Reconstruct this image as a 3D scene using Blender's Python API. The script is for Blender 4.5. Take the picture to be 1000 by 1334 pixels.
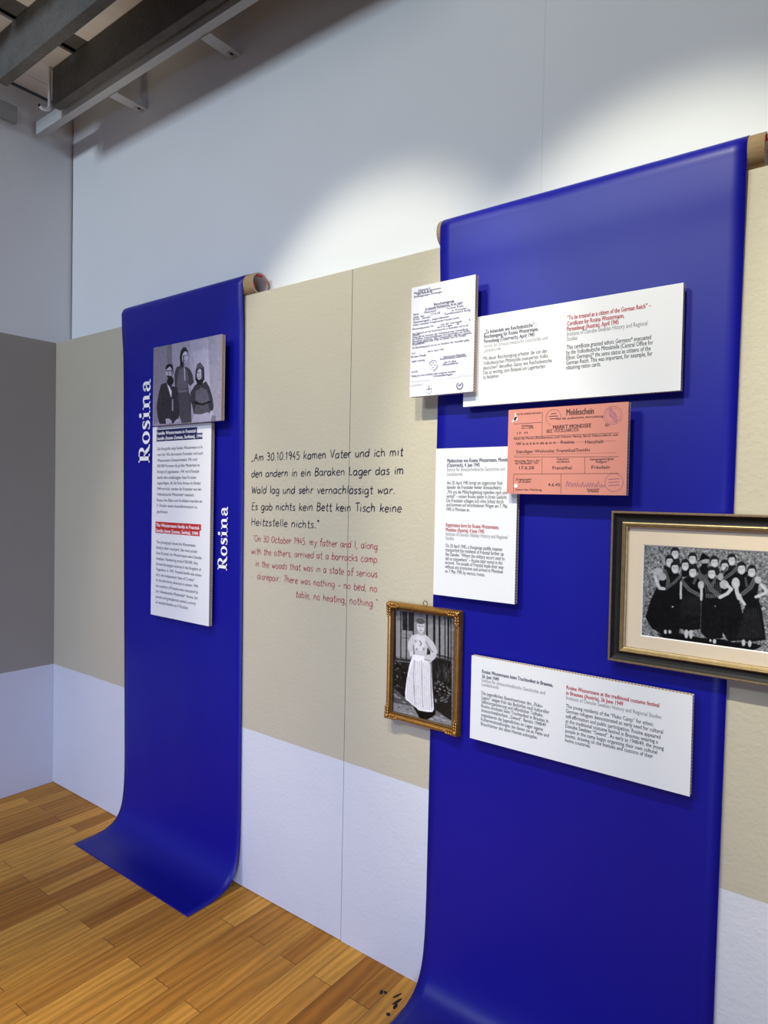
import bpy, bmesh, math, random
import numpy as np
from mathutils import Vector, Matrix
random.seed(7)
for o in list(bpy.data.objects): bpy.data.objects.remove(o)
SC = bpy.context.scene
COL = SC.collection

# ------------------------------------------------------------------ camera
cam_d = bpy.data.cameras.new('camera'); cam = bpy.data.objects.new('camera', cam_d); COL.objects.link(cam)
SC.camera = cam
YAW, PITCH, ROLL = 0.652432, -0.022725, -0.019193
R_ = Matrix.Rotation(YAW, 3, 'Z') @ Matrix.Rotation(PITCH, 3, 'X') @ Matrix.Rotation(ROLL, 3, 'Y')
right, fwd, up = R_.col[0], R_.col[1], R_.col[2]
m = Matrix((right, up, -fwd)).transposed().to_4x4()
m.translation = (3.63554, -1.80817, 1.6)
cam.matrix_world = m
cam_d.sensor_fit = 'VERTICAL'; cam_d.sensor_height = 24.0; cam_d.lens = 872.322/1334*24.0
cam_d.clip_start = .05

# ------------------------------------------------------------------ light
SC.view_settings.view_transform = 'Standard'; SC.view_settings.look = 'None'
SC.view_settings.gamma = 1.0; SC.view_settings.exposure = 0.0
SC.view_settings.use_curve_mapping = False
W = bpy.data.worlds.new('world'); SC.world = W; W.use_nodes = True
W.node_tree.nodes['Background'].inputs['Color'].default_value = (.72, .80, 1.0, 1)
W.node_tree.nodes['Background'].inputs['Strength'].default_value = 0.015

def aim(o, p, t):
    o.location = p
    o.rotation_euler = (Vector(t)-Vector(p)).to_track_quat('-Z', 'Y').to_euler()
def spot(name, p, t, watts, half_deg, blend, size, col):
    d = bpy.data.lights.new(name, 'SPOT'); d.energy = watts; d.color = col
    d.spot_size = math.radians(2*half_deg); d.spot_blend = blend; d.shadow_soft_size = size
    o = bpy.data.objects.new(name, d); COL.objects.link(o); aim(o, p, t)
def area(name, p, t, watts, sx, sy, col, spread=180):
    d = bpy.data.lights.new(name, 'AREA'); d.shape = 'RECTANGLE'; d.size = sx; d.size_y = sy
    d.energy = watts; d.color = col; d.spread = math.radians(spread)
    o = bpy.data.objects.new(name, d); COL.objects.link(o); aim(o, p, t)
WARM = (1, .90, .76)
LAMP = (1, .97, .80)
spot('spotlight', (2.13, -2.20, 4.20), (2.13, 0, 1.76), 266, 17.0, .5, .035, LAMP)
spot('spotlight', (3.12, -2.20, 4.20), (3.12, 0, 1.72), 335, 16.8, .5, .035, LAMP)
spot('spotlight', (4.12, -2.20, 4.20), (4.12, 0, 1.78), 300, 17.2, .5, .035, (1, .96, .86))
spot('spotlight', (1.10, -2.20, 4.20), (1.10, 0, 1.10), 150, 14, .8, .05, (1, .80, .66))  # added fill on the left banner and caption; no real spotlight hangs here
spot('floor_fill_spot', (2.3, -2.4, 4.2), (2.2, -1.15, 0), 310, 14.5, .9, .06, (1, .84, .62))  # added warm fill to brighten the floor; no known lamp
area('window_light', (.95, -5.0, 4.42), (1.9, 0, 2.1), 132, 1.0, .6, (.70, .84, 1.0))
area('daylight', (4.5, -4.8, .85), (.8, 0, .3), 26, 2.0, 1.1, (.47, .58, 1.0), 62)
area('overhead_fill', (3.7, -3.2, 4.7), (2.9, 0, 2.7), 7, 1.4, 1.0, (1, .97, .92), 100)  # added soft fill for the dim upper right wall; no such fixture
spot('ceiling_fill_spot', (.75, -1.0, 2.0), (.70, -.28, 3.66), 42, 15, 1, .35, WARM)  # added to brighten the ceiling boards from below; no fixture stands here

# ------------------------------------------------------------------ helpers
def link(o, parent=None, structure=False):
    COL.objects.link(o)
    if parent is not None:
        o.parent = parent
    if structure: o['kind'] = 'structure'
    return o
def world_loc(o):
    v = Vector((0, 0, 0))
    while o is not None:
        v += Vector(o.location); o = o.parent
    return v
def mk(name, verts, faces, mat, parent=None, smooth=False, structure=False):
    """mesh from world coordinates; stored relative to its parent"""
    off = world_loc(parent) if parent is not None else Vector((0, 0, 0))
    me = bpy.data.meshes.new(name)
    me.from_pydata([tuple(Vector(v)-off) for v in verts], [], faces)
    me.update()
    if mat: me.materials.append(mat)
    if smooth: me.polygons.foreach_set('use_smooth', [True]*len(me.polygons))
    return link(bpy.data.objects.new(name, me), parent, structure)
def top(o, label, cat, group=None):
    o['label'] = label; o['category'] = cat
    if group: o['group'] = group
    return o
def thing(name, loc, label, cat, group=None):
    o = bpy.data.objects.new(name, None); o.empty_display_size = .05; o.location = loc
    COL.objects.link(o)
    return top(o, label, cat, group)
class MB:
    def __init__(s): s.v = []; s.f = []
    def add(s, v, f):
        n = len(s.v); s.v += [tuple(p) for p in v]; s.f += [tuple(i+n for i in q) for q in f]; return s
    def box(s, x0, x1, y0, y1, z0, z1):
        return s.add([(x0,y0,z0),(x1,y0,z0),(x1,y1,z0),(x0,y1,z0),(x0,y0,z1),(x1,y0,z1),(x1,y1,z1),(x0,y1,z1)],
              [(0,3,2,1),(4,5,6,7),(0,1,5,4),(1,2,6,5),(2,3,7,6),(3,0,4,7)])
    def bbox(s, x0, x1, y0, y1, z0, z1, b=.002, seg=2):
        bm = bmesh.new(); bmesh.ops.create_cube(bm, size=1)
        for v in bm.verts:
            v.co = Vector(((x0+x1)/2+v.co.x*(x1-x0), (y0+y1)/2+v.co.y*(y1-y0), (z0+z1)/2+v.co.z*(z1-z0)))
        bmesh.ops.bevel(bm, geom=list(bm.edges), offset=b, segments=seg, affect='EDGES', profile=.5)
        bm.verts.index_update()
        s.add([v.co.copy() for v in bm.verts], [[v.index for v in f.verts] for f in bm.faces]); bm.free(); return s
    def ellipsoid(s, c, r, nu=10, nv=7, rot=None):
        v = []; f = []
        for j in range(nv+1):
            t = math.pi*j/nv
            for i in range(nu):
                a = 2*math.pi*i/nu
                p = Vector((r[0]*math.sin(t)*math.cos(a), r[1]*math.sin(t)*math.sin(a), r[2]*math.cos(t)))
                if rot is not None: p = rot @ p
                v.append(Vector(c)+p)
        for j in range(nv):
            for i in range(nu):
                f.append((j*nu+i, (j+1)*nu+i, (j+1)*nu+(i+1) % nu, j*nu+(i+1) % nu))
        return s.add(v, f)
    def tube(s, pts, r, n=10, caps=True):
        pts = [Vector(p) for p in pts]; v = []; f = []
        for k, p in enumerate(pts):
            d = (pts[min(k+1, len(pts)-1)]-pts[max(k-1, 0)]).normalized()
            a = d.cross(Vector((0, 0, 1)) if abs(d.z) < .9 else Vector((1, 0, 0))).normalized(); b = d.cross(a)
            rr = r[k] if isinstance(r, (list, tuple)) else r
            for i in range(n):
                t = 2*math.pi*i/n; v.append(p+a*rr*math.cos(t)+b*rr*math.sin(t))
        for k in range(len(pts)-1):
            for i in range(n):
                f.append((k*n+i, k*n+(i+1) % n, (k+1)*n+(i+1) % n, (k+1)*n+i))
        if caps: f.append(tuple(range(n))[::-1]); f.append(tuple((len(pts)-1)*n+i for i in range(n)))
        return s.add(v, f)
    def ribbon(s, pts, w, y, closed=False):
        """flat stroke in the wall plane, pts = (x, z), w = width or list of widths"""
        P = [Vector((a, b)) for a, b in pts]; n = len(P); v = []; f = []
        if n < 2: return s
        for k in range(n):
            a = P[(k-1) % n] if closed else P[max(k-1, 0)]; b = P[(k+1) % n] if closed else P[min(k+1, n-1)]
            d = (b-a)
            d = d.normalized() if d.length > 1e-9 else Vector((1, 0))
            q = Vector((-d.y, d.x)); ww = (w[k] if isinstance(w, (list, tuple)) else w)/2
            v += [(P[k].x+q.x*ww, y, P[k].y+q.y*ww), (P[k].x-q.x*ww, y, P[k].y-q.y*ww)]
        for k in range(n if closed else n-1):
            j = (k+1) % n
            f.append((2*k, 2*k+1, 2*j+1, 2*j))
        return s.add(v, f)
    def rect(s, x0, x1, z0, z1, y):
        return s.add([(x0,y,z0),(x1,y,z0),(x1,y,z1),(x0,y,z1)], [(0,1,2,3)])
    def disc(s, x, z, r, y, n=16, rz=None):
        rz = rz or r
        return s.add([(x+r*math.cos(2*math.pi*i/n), y, z+rz*math.sin(2*math.pi*i/n)) for i in range(n)], [tuple(range(n))])
    def build(s, name, mat, parent=None, smooth=False, structure=False):
        return mk(name, s.v, s.f, mat, parent, smooth, structure)
def catmull(pts, n=5):
    if len(pts) < 3: return list(pts)
    P = [pts[0]]+list(pts)+[pts[-1]]; out = []
    for i in range(1, len(P)-2):
        for k in range(n):
            t = k/n
            out.append(tuple(.5*((2*P[i][d])+(-P[i-1][d]+P[i+1][d])*t+(2*P[i-1][d]-5*P[i][d]+4*P[i+1][d]-P[i+2][d])*t*t
                       +(-P[i-1][d]+3*P[i][d]-3*P[i+1][d]+P[i+2][d])*t**3) for d in range(len(pts[0]))))
    out.append(tuple(pts[-1])); return out

# ------------------------------------------------------------------ materials
class NT:
    def __init__(s, name):
        s.m = bpy.data.materials.new(name); s.m.use_nodes = True; s.t = s.m.node_tree
        s.b = s.t.nodes['Principled BSDF']
    def n(s, typ, **kw):
        x = s.t.nodes.new(typ)
        for k, v in kw.items():
            if k.startswith('i_'): x.inputs[k[2:].replace('_', ' ')].default_value = v
            else: setattr(x, k, v)
        return x
    def l(s, a, b): s.t.links.new(a, b)
    def math(s, op, a, b=None, c=None):
        x = s.t.nodes.new('ShaderNodeMath'); x.operation = op
        for i, q in enumerate((a, b, c)):
            if q is None: continue
            if isinstance(q, (int, float)): x.inputs[i].default_value = q
            else: s.l(q, x.inputs[i])
        return x.outputs[0]
    def mix(s, fac, a, b):
        x = s.t.nodes.new('ShaderNodeMix'); x.data_type = 'RGBA'
        for i, q in ((0, fac), (6, a), (7, b)):
            if isinstance(q, (int, float)): x.inputs[i].default_value = q
            elif isinstance(q, tuple): x.inputs[i].default_value = (*q, 1) if len(q) == 3 else q
            else: s.l(q, x.inputs[i])
        return x.outputs[2]
    def pos(s):
        g = s.n('ShaderNodeNewGeometry'); x = s.n('ShaderNodeSeparateXYZ'); s.l(g.outputs['Position'], x.inputs[0])
        return g.outputs['Position'], x.outputs
    def noise(s, vec, scale, detail=3, rough=.5):
        x = s.n('ShaderNodeTexNoise'); x.inputs['Scale'].default_value = scale; x.inputs['Detail'].default_value = detail
        x.inputs['Roughness'].default_value = rough
        if vec is not None: s.l(vec, x.inputs['Vector'])
        return x.outputs[0]
    def scale(s, vec, v):
        x = s.n('ShaderNodeVectorMath', operation='MULTIPLY'); s.l(vec, x.inputs[0]); x.inputs[1].default_value = v; return x.outputs[0]
    def bump(s, h, strength, dist=.002):
        x = s.n('ShaderNodeBump'); x.inputs['Strength'].default_value = strength; x.inputs['Distance'].default_value = dist
        s.l(h, x.inputs['Height']); s.l(x.outputs[0], s.b.inputs['Normal'])
    def set(s, **kw):
        for k, v in kw.items(): s.b.inputs[k.replace('_', ' ')].default_value = v
        return s
    def col(s, c):
        if isinstance(c, tuple): s.b.inputs['Base Color'].default_value = (*c, 1) if len(c) == 3 else c
        else: s.l(c, s.b.inputs['Base Color'])
        return s
def plain(name, c, rough=.6, metal=0, spec=.5, vary=.0, vs=40):
    t = NT(name); t.set(Roughness=rough, Metallic=metal); t.b.inputs['Specular IOR Level'].default_value = spec
    if vary:
        p, _ = t.pos(); f = t.noise(p, vs, 3)
        t.col(t.mix(f, tuple(max(0, q*(1-vary)) for q in c), tuple(min(1, q*(1+vary)) for q in c)))
    else: t.col(c)
    return t.m
WHITE = (.74, .74, .73); LOWWHITE = (.65, .655, .70); BEIGE = (.51, .46, .345); TAUPE = (.33, .30, .255)
ZT, ZB, TH = 2.3977, .6524, .08
def paint(name, bands, bumps=(90, .25), dist=.0015):
    """bands = [(z, colour above z)...] from the floor up"""
    t = NT(name); t.set(Roughness=.85); t.b.inputs['Specular IOR Level'].default_value = .2
    p, xyz = t.pos()
    wob = t.math('MULTIPLY', t.math('SUBTRACT', t.noise(p, 9, 2), .5), .004)
    z = t.math('ADD', xyz[2], wob)
    c = bands[0][1]
    for zz, cc in bands[1:]:
        c = t.mix(t.math('GREATER_THAN', z, zz), c, cc)
    blot = t.noise(p, 2.2, 3)
    mul = t.n('ShaderNodeMix'); mul.data_type = 'RGBA'; mul.blend_type = 'MULTIPLY'; mul.inputs[0].default_value = 1
    if isinstance(c, tuple): mul.inputs[6].default_value = (*c, 1)
    else: t.l(c, mul.inputs[6])
    t.l(t.mix(blot, (.95, .95, .95), (1.03, 1.03, 1.03)), mul.inputs[7])
    t.col(mul.outputs[2])
    a = t.noise(p, bumps[0], 5, .6); b = t.noise(p, 14, 3)
    h = t.math('ADD', t.math('MULTIPLY', a, .8), t.math('MULTIPLY', b, .8))
    t.bump(h, bumps[1], dist*3)
    return t.m
M_UP = paint('white_plaster', [(0, WHITE)], (60, .12))
M_PANEL = paint('two_tone_wall_paint', [(0, LOWWHITE), (ZB, BEIGE)], (75, .5))
M_LEFT = paint('three_band_wall_paint', [(0, LOWWHITE), (ZB, TAUPE), (ZT, WHITE)], (70, .2))

# ------------------------------------------------------------------ measured lettering and photograph tables
CAP1=[([('Die Fotografie zeigt Familie Westermann in ih-', 0.997, 1.7881), ('rem Hof. Wie die meisten Franztaler sind auch', 0.9975, 1.7622), ('Westermanns Donauschwaben. Mit rund', 0.998, 1.7367), ('500 000 Personen die größte Minderheit im', 0.9985, 1.7121), ('Königreich Jugoslawien. 1941 wird Franztal-', 0.999, 1.6862), ('Semlin dem unabhängigen Staat Kroatien', 0.9995, 1.6607), ('zugeschlagen. Als die Rote Armee im Herbst', 1.0, 1.6361), ('1944 vorrückt, werden die Franztaler von der', 1.0005, 1.6106), ('Volksdeutschen Mittelstelle* evakuiert.', 1.001, 1.586), ('Rosina, ihre Eltern und Großeltern werden am', 1.0015, 1.56), ('9. Oktober einem Aussiedlertransport zu-', 1.002, 1.5354), ('geschlossen.', 1.0025, 1.5085)], 1, 0.3234), ([('The photograph shows the Westermann', 1.0051, 1.3719), ('family in their courtyard. Like most people', 1.0056, 1.3473), ('from Franztal, the Westermanns were Danube', 1.0061, 1.3226), ('Swabians. Numbering around 500,000, they', 1.0066, 1.298), ('formed the largest minority in the Kingdom of', 1.0071, 1.2733), ('Yugoslavia. In 1941, Franztal-Semlin was annex-', 1.0075, 1.2495), ('ed to the Independent State of Croatia.*', 1.008, 1.2249), ('As the Red Army advanced in autumn 1944,', 1.0085, 1.2006), ('the residents of Franztal were evacuated by', 1.009, 1.1755), ('the Volksdeutsche Mittelstelle*. Rosina, her', 1.0095, 1.1508), ('parents and grandparents joined a convoy', 1.0099, 1.1261), ('of resettled families on 9 October.', 1.0104, 1.1014)], 2, 0.3237), ([('Familie Westermann in Franztal-', 0.9942, 1.8569), ('Semlin (heute Zemun, Serbien), 1944', 0.9946, 1.8337)], 1, 0.3236), ([('The Westermann family in Franztal-', 1.0022, 1.4471), ('Semlin (now Zemun, Serbia), 1944', 1.0026, 1.4229)], 0, 0.3131)]
CAP1BOX=[[(0.9891, 1.8799), (1.2851, 1.8787), (1.2856, 1.8535), (0.9897, 1.8531)], [(0.9897, 1.854), (1.3224, 1.8528), (1.3229, 1.8273), (0.9902, 1.8276)], [(0.998, 1.4672), (1.3203, 1.4715), (1.3208, 1.4446), (0.9985, 1.4412)], [(0.9984, 1.442), (1.3108, 1.4454), (1.3113, 1.4207), (0.9989, 1.4165)]]
CAP2=[([('„Zu behandeln wie Reichsdeutsche“ –', 2.6468, 2.0897), ('Bescheinigung für Rosina Westermann,', 2.6471, 2.0763), ('Persenbeug (Österreich), April 1945', 2.6475, 2.0622)], 1, 0.1737), ([('Institut für donauschwäbische Geschichte und', 2.6464, 2.0483), ('Landeskunde', 2.6467, 2.0356)], 0, 0.2017), ([('Mit dieser Bescheinigung erhalten die von der', 2.6459, 2.0118), ('Volksdeutschen Mittelstelle evakuierten Volks-', 2.6462, 1.9977), ('deutschen* denselben Status wie Reichsdeutsche.', 2.6466, 1.9836), ('Das ist wichtig, zum Beispiel um Lagerkarten', 2.647, 1.9699), ('zu beziehen.', 2.6473, 1.9564)], 2, 0.2175), ([('“To be treated as a citizen of the German Reich” –', 2.9036, 2.0941), ('Certificate for Rosina Westermann,', 2.9041, 2.0783), ('Persenbeug (Austria), April 1945', 2.9045, 2.0637)], 0, 0.2213), ([('Institute of Danube Swabian History and Regional', 2.9044, 2.0505), ('Studies', 2.9048, 2.0369)], 0, 0.2143), ([('This certificate granted ethnic Germans* evacuated', 2.9039, 2.0139), ('by the Volksdeutsche Mittelstelle (Central Office for', 2.9043, 1.9999), ('Ethnic Germans)* the same status as citizens of the', 2.9047, 1.9856), ('German Reich. This was important, for example, for', 2.905, 1.972), ('obtaining ration cards.', 2.9054, 1.9588)], 0, 0.2238)]
CAP3=[([('Meldeschein von Rosina Westermann, Mondsee', 2.5186, 1.7096), ('(Österreich), 4. Juni 1945', 2.5189, 1.6957)], 0, 0.2164), ([('Institut für donauschwäbische Geschichte und', 2.5192, 1.6827), ('Landeskunde', 2.5196, 1.6687)], 0, 0.1978), ([('Am 20. April 1945 bringt ein ungarischer Rad-', 2.5188, 1.6418), ('dampfer die Franztaler weiter donauaufwärts.', 2.5191, 1.6284), ('„Wo uns die Militärbegleitung irgendwo nach uns', 2.5195, 1.6139), ('verließ“ – notiert Rosina später in ihrem Gedicht.', 2.5198, 1.6005), ('Die Franztaler schlagen sich ohne Schutz durch', 2.5202, 1.5872), ('und kommen auf verschiedenen Wegen am 7. Mai', 2.5205, 1.5742), ('1945 in Mondsee an.', 2.5208, 1.5602)], 5, 0.2077), ([('Registration form for Rosina Westermann,', 2.5184, 1.5112), ('Mondsee (Austria), 4 June 1945', 2.5188, 1.4966)], 0, 0.1828), ([('Institute of Danube Swabian History and Regional', 2.5191, 1.4838), ('Studies', 2.5194, 1.4705)], 0, 0.2111), ([('On 20 April 1945, a Hungarian paddle steamer', 2.5182, 1.4474), ('transported the residents of Franztal further up', 2.5185, 1.4343), ('the Danube. “Where the military escort used to', 2.5188, 1.4209), ('tell us somewhere” – Rosina later noted in the', 2.5192, 1.4076), ('account. The people of Franztal made their way', 2.5195, 1.3951), ('without any protection and arrived in Mondsee', 2.5198, 1.3821), ('on 7 May 1945 by various routes.', 2.5202, 1.3681)], 1, 0.2003)]
CAP4=[([('Rosina Westermann beim Trachtenfest in Braunau,', 2.6717, 1.0787), ('26. Juni 1949', 2.672, 1.0642)], 0, 0.2236), ([('Institut für donauschwäbische Geschichte und', 2.6724, 1.0522), ('Landeskunde', 2.6727, 1.0401)], 0, 0.2011), ([('Die jugendlichen Bewohnerinnen des „Fluko-', 2.6733, 1.0139), ('Lagers“ zeigen früh das Bedürfnis nach kultureller', 2.6737, 1.0008), ('Selbstorganisierung und öffentlicher Teilhabe.', 2.674, 0.9881), ('Rosina erscheint beim Trachtenfest in Braunau in', 2.6743, 0.9753), ('donauschwäbischem „Gwand“. Bereits 1948/49', 2.6747, 0.9622), ('organisieren die Jugendlichen im Lager eigene', 2.675, 0.9484), ('Kulturveranstaltungen, bei denen sie an Feste und', 2.6753, 0.935), ('Brauchtümer der alten Heimat anknüpfen.', 2.6757, 0.9212)], 1, 0.2152), ([('Rosina Westermann at the traditional costume festival', 2.9499, 1.0801), ('in Braunau (Austria), 26 June 1949', 2.9503, 1.0651)], 0, 0.2445), ([('Institute of Danube Swabian History and Regional Studies', 2.9507, 1.0515)], 0, 0.2507), ([('The young residents of the “Fluko Camp” for ethnic', 2.9513, 1.0289), ('German refugees demonstrated an early need for cultural', 2.9516, 1.015), ('self-affirmation and public participation. Rosina appeared', 2.952, 1.0007), ('at the traditional costume festival in Braunau wearing a', 2.9524, 0.9871), ('Danube Swabian “Gwand”. As early as 1948/49, the young', 2.9527, 0.9738), ('people in the camp began organising their own cultural', 2.9531, 0.9602), ('events, drawing on the festivals and customs of their', 2.9534, 0.947), ('home countries.', 2.9538, 0.9341)], 2, 0.2501)]
DOC=[('Volksdeutsche M', 2.4204, 2.2478, 2.4659), ('Mittelstelle EL 42 Westermann', 2.4053, 2.2418, 2.5064), ('Lager Sammelstelle', 2.4158, 2.2373, 2.4746), ('Einsatzgruppe Donaugau', 2.4062, 2.2302, 2.5119), ('Bescheinigung.', 2.4819, 2.1947, 2.5559), ('Zu behandeln Reichsdeutsche, die aus Lagern', 2.4485, 2.1848, 2.5848), ('Name . . . . Westermann . . . . . . . . Vorname: Rosina . .', 2.4043, 2.175, 2.5967), ('Geb. am . . . 17.6.28 . . . . . . in Franztal . . . .', 2.4045, 2.1662, 2.623), ('Kreis . Semlin . . . . . . . . Familienstand ledig . .', 2.4047, 2.1591, 2.6232), ('Staatsangeh.: Jugoslawien . . . . . . . . . . . . .', 2.4049, 2.1503, 2.6234), ('früher wohnhaft Ortsgemeinde Franztal-Semlin', 2.4045, 2.1414, 2.5741), ('Personalausweis Nr. . . . . von der Gemeinde . . . . 4. 1', 2.4022, 2.1293, 2.6196), ('wird in Lager . . 45 . . . .', 2.4951, 2.1226, 2.5952), ('Die Genannte ist wie Reichsdeutsche zu behandeln und ist als', 2.4026, 2.1144, 2.6055), ('Umsiedler', 2.4027, 2.1098, 2.4312), ('Diese gilt als Ausweis der Volksdeutschen Umsiedlung', 2.4027, 2.1032, 2.6045), ('des Reiches. Lebensmittelkarten sind auszufolgen wie Reichs-', 2.4022, 2.0966, 2.6148), ('deutschen zustehen. Alle Dienststellen werden gebeten,', 2.4024, 2.0903, 2.6192), ('der Umsiedlerin jede Hilfe zu leisten und ihr Schutz', 2.4026, 2.0849, 2.5991), ('zu gewähren.', 2.4028, 2.0809, 2.4501), ('Die Bescheinigung ist nur bis zur Rückkehr der Umsiedler gültig.', 2.403, 2.07, 2.611), ('O.U. . . . . . . . . . , den 6. April 1945', 2.4008, 2.0526, 2.5209), ('Kreis Melk', 2.3994, 2.042, 2.4574), ('Lager Leitung', 2.4014, 2.0279, 2.4514), ('Volksdeutsche Mittelstelle', 2.5184, 2.0288, 2.5975), ('Einsatzverwaltung Niederdonau', 2.5084, 2.0237, 2.6026), ('gez. Dr. Berg', 2.524, 2.0123, 2.5664), ('Einsatzführer', 2.519, 2.0052, 2.5752), ('6.4.45', 2.4023, 1.994, 2.4257), ('Gültig nur mit Lichtbild oder anderem Ausweis', 2.4019, 1.981, 2.5654), ('Umsiedlerlager', 2.4843, 1.9736, 2.5561)]
DOCMARKS={'c1': (2.4834, 2.0095), 'c1r': (2.5005, 2.0077), 's1': (2.5807, 1.9391), 's1r': (2.5919, 1.9382), 's2': (2.4695, 1.9376), 's2r': (2.4821, 1.9366), 'g1a': (2.4014, 1.9632), 'g1b': (2.4767, 1.9632), 'g2a': (2.4017, 1.9512), 'g2b': (2.4453, 1.9515), 'g3a': (2.5383, 1.9615), 'g3b': (2.6266, 1.9635)}
PINK=[('Nur für amtliche Vermerke', 2.7701, 1.8395, 2.8448), ('Meldetag', 2.7876, 1.8052, 2.8212), ('An- u. Abm.', 2.7869, 1.7993, 2.8246), ('17. VI', 2.7736, 1.7852, 2.8054), ('Meldeschein', 2.9185, 1.8303, 2.9937), ('für die polizeiliche Anmeldung', 2.8912, 1.8198, 3.019), ('MARKT MONDSEE', 2.881, 1.7951, 2.9874), ('BEZ. VÖCKLABRUCK', 2.8628, 1.7857, 2.9547), ('Nr.', 3.025, 1.7944, 3.0373), ('Name der Person (Familienname, auch früherer Name), Beruf, Geburtsdatum usw.', 2.7635, 1.7698, 3.0606), ('W e s t e r m a n n', 2.771, 1.7541, 2.8891), ('Rosina', 2.9045, 1.7539, 2.9417), ('Haushalt', 2.9729, 1.7523, 3.0219), ('Ständiger Wohnsitz: Franzthal/Semlin', 2.7716, 1.7313, 2.9855), ('Geburtstag, Monat u. Jahr', 2.7672, 1.7067, 2.8451), ('bei Minderjähr. Ort', 2.7704, 1.6999, 2.84), ('17.6.28', 2.7824, 1.6854, 2.8275), ('Geburtsort', 2.8942, 1.7096, 2.9286), ('und Bezirk', 2.8936, 1.7022, 2.9306), ('Franzthal', 2.8824, 1.6844, 2.9368), ('Staatsangehörigkeit', 2.9861, 1.7074, 3.0501), ('Religion', 3.0033, 1.7002, 3.0318), ('Fräulein', 2.9915, 1.6847, 3.0403), ('Zugezogen', 2.7728, 1.6547, 2.821), ('am (Datum)', 2.7813, 1.6477, 2.8184), ('4.6.45.', 2.8707, 1.6381, 2.9083), ('Stand der Meldung', 2.7723, 1.6252, 2.8524), ('Unterschrift', 2.9799, 1.6275, 3.0135), ('des Meldenden', 2.9829, 1.6226, 3.0118)]
PINKRULES=[(2.7623, 1.8147, 2.8482, 1.8152), (2.8487, 1.8438, 2.8492, 1.7779), (2.7633, 1.7764, 3.0611, 1.7771), (2.7648, 1.7208, 3.0628, 1.7153), (2.8508, 1.7153, 2.852, 1.6724), (2.9724, 1.7158, 2.9735, 1.6718), (2.766, 1.6718, 3.0639, 1.6723), (2.766, 1.6718, 2.7666, 1.6173), (2.9075, 1.671, 2.9081, 1.6172)]
PINKMARKS={'c1': (2.8814, 1.8271), 'c1r': (2.9053, 1.8257), 'c2': (3.0446, 1.823), 'c2r': (3.0681, 1.8217), 'c3': (3.0517, 1.6486), 'c3r': (3.0759, 1.6487), 'sa': (2.9228, 1.6411), 'sb': (3.0291, 1.6416), 'h1': (2.7682, 1.8297), 'h2': (2.7732, 1.6385), 'h2r': (2.7795, 1.6385)}
HDE=[('„Am 30.10.1945 kamen Vater und ich mit', 1.5819, 1.7328, 2.3316, 1.7383), ('den andern in ein Baraken Lager das im', 1.5833, 1.6684, 2.335, 1.6762), ('Wald lag und sehr vernachlässigt war.', 1.5847, 1.6039, 2.3024, 1.6103), ('Es gab nichts kein Bett kein Tisch keine', 1.5862, 1.5375, 2.3294, 1.5499), ('Heitzstelle nichts.“', 1.5858, 1.4765, 1.9608, 1.48)]
HEN=[('“On 30 October 1945, my father and I, along', 1.5962, 1.4124, 2.232, 1.4188), ('with the others, arrived at a barracks camp', 1.5882, 1.3608, 2.2304, 1.3739), ('in the woods that was in a state of serious', 1.6147, 1.3123, 2.233, 1.323), ('disrepair. There was nothing – no bed, no', 1.6266, 1.2631, 2.2328, 1.2728), ('table, no heating, nothing.”', 1.8414, 1.2137, 2.2341, 1.2212)]
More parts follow.
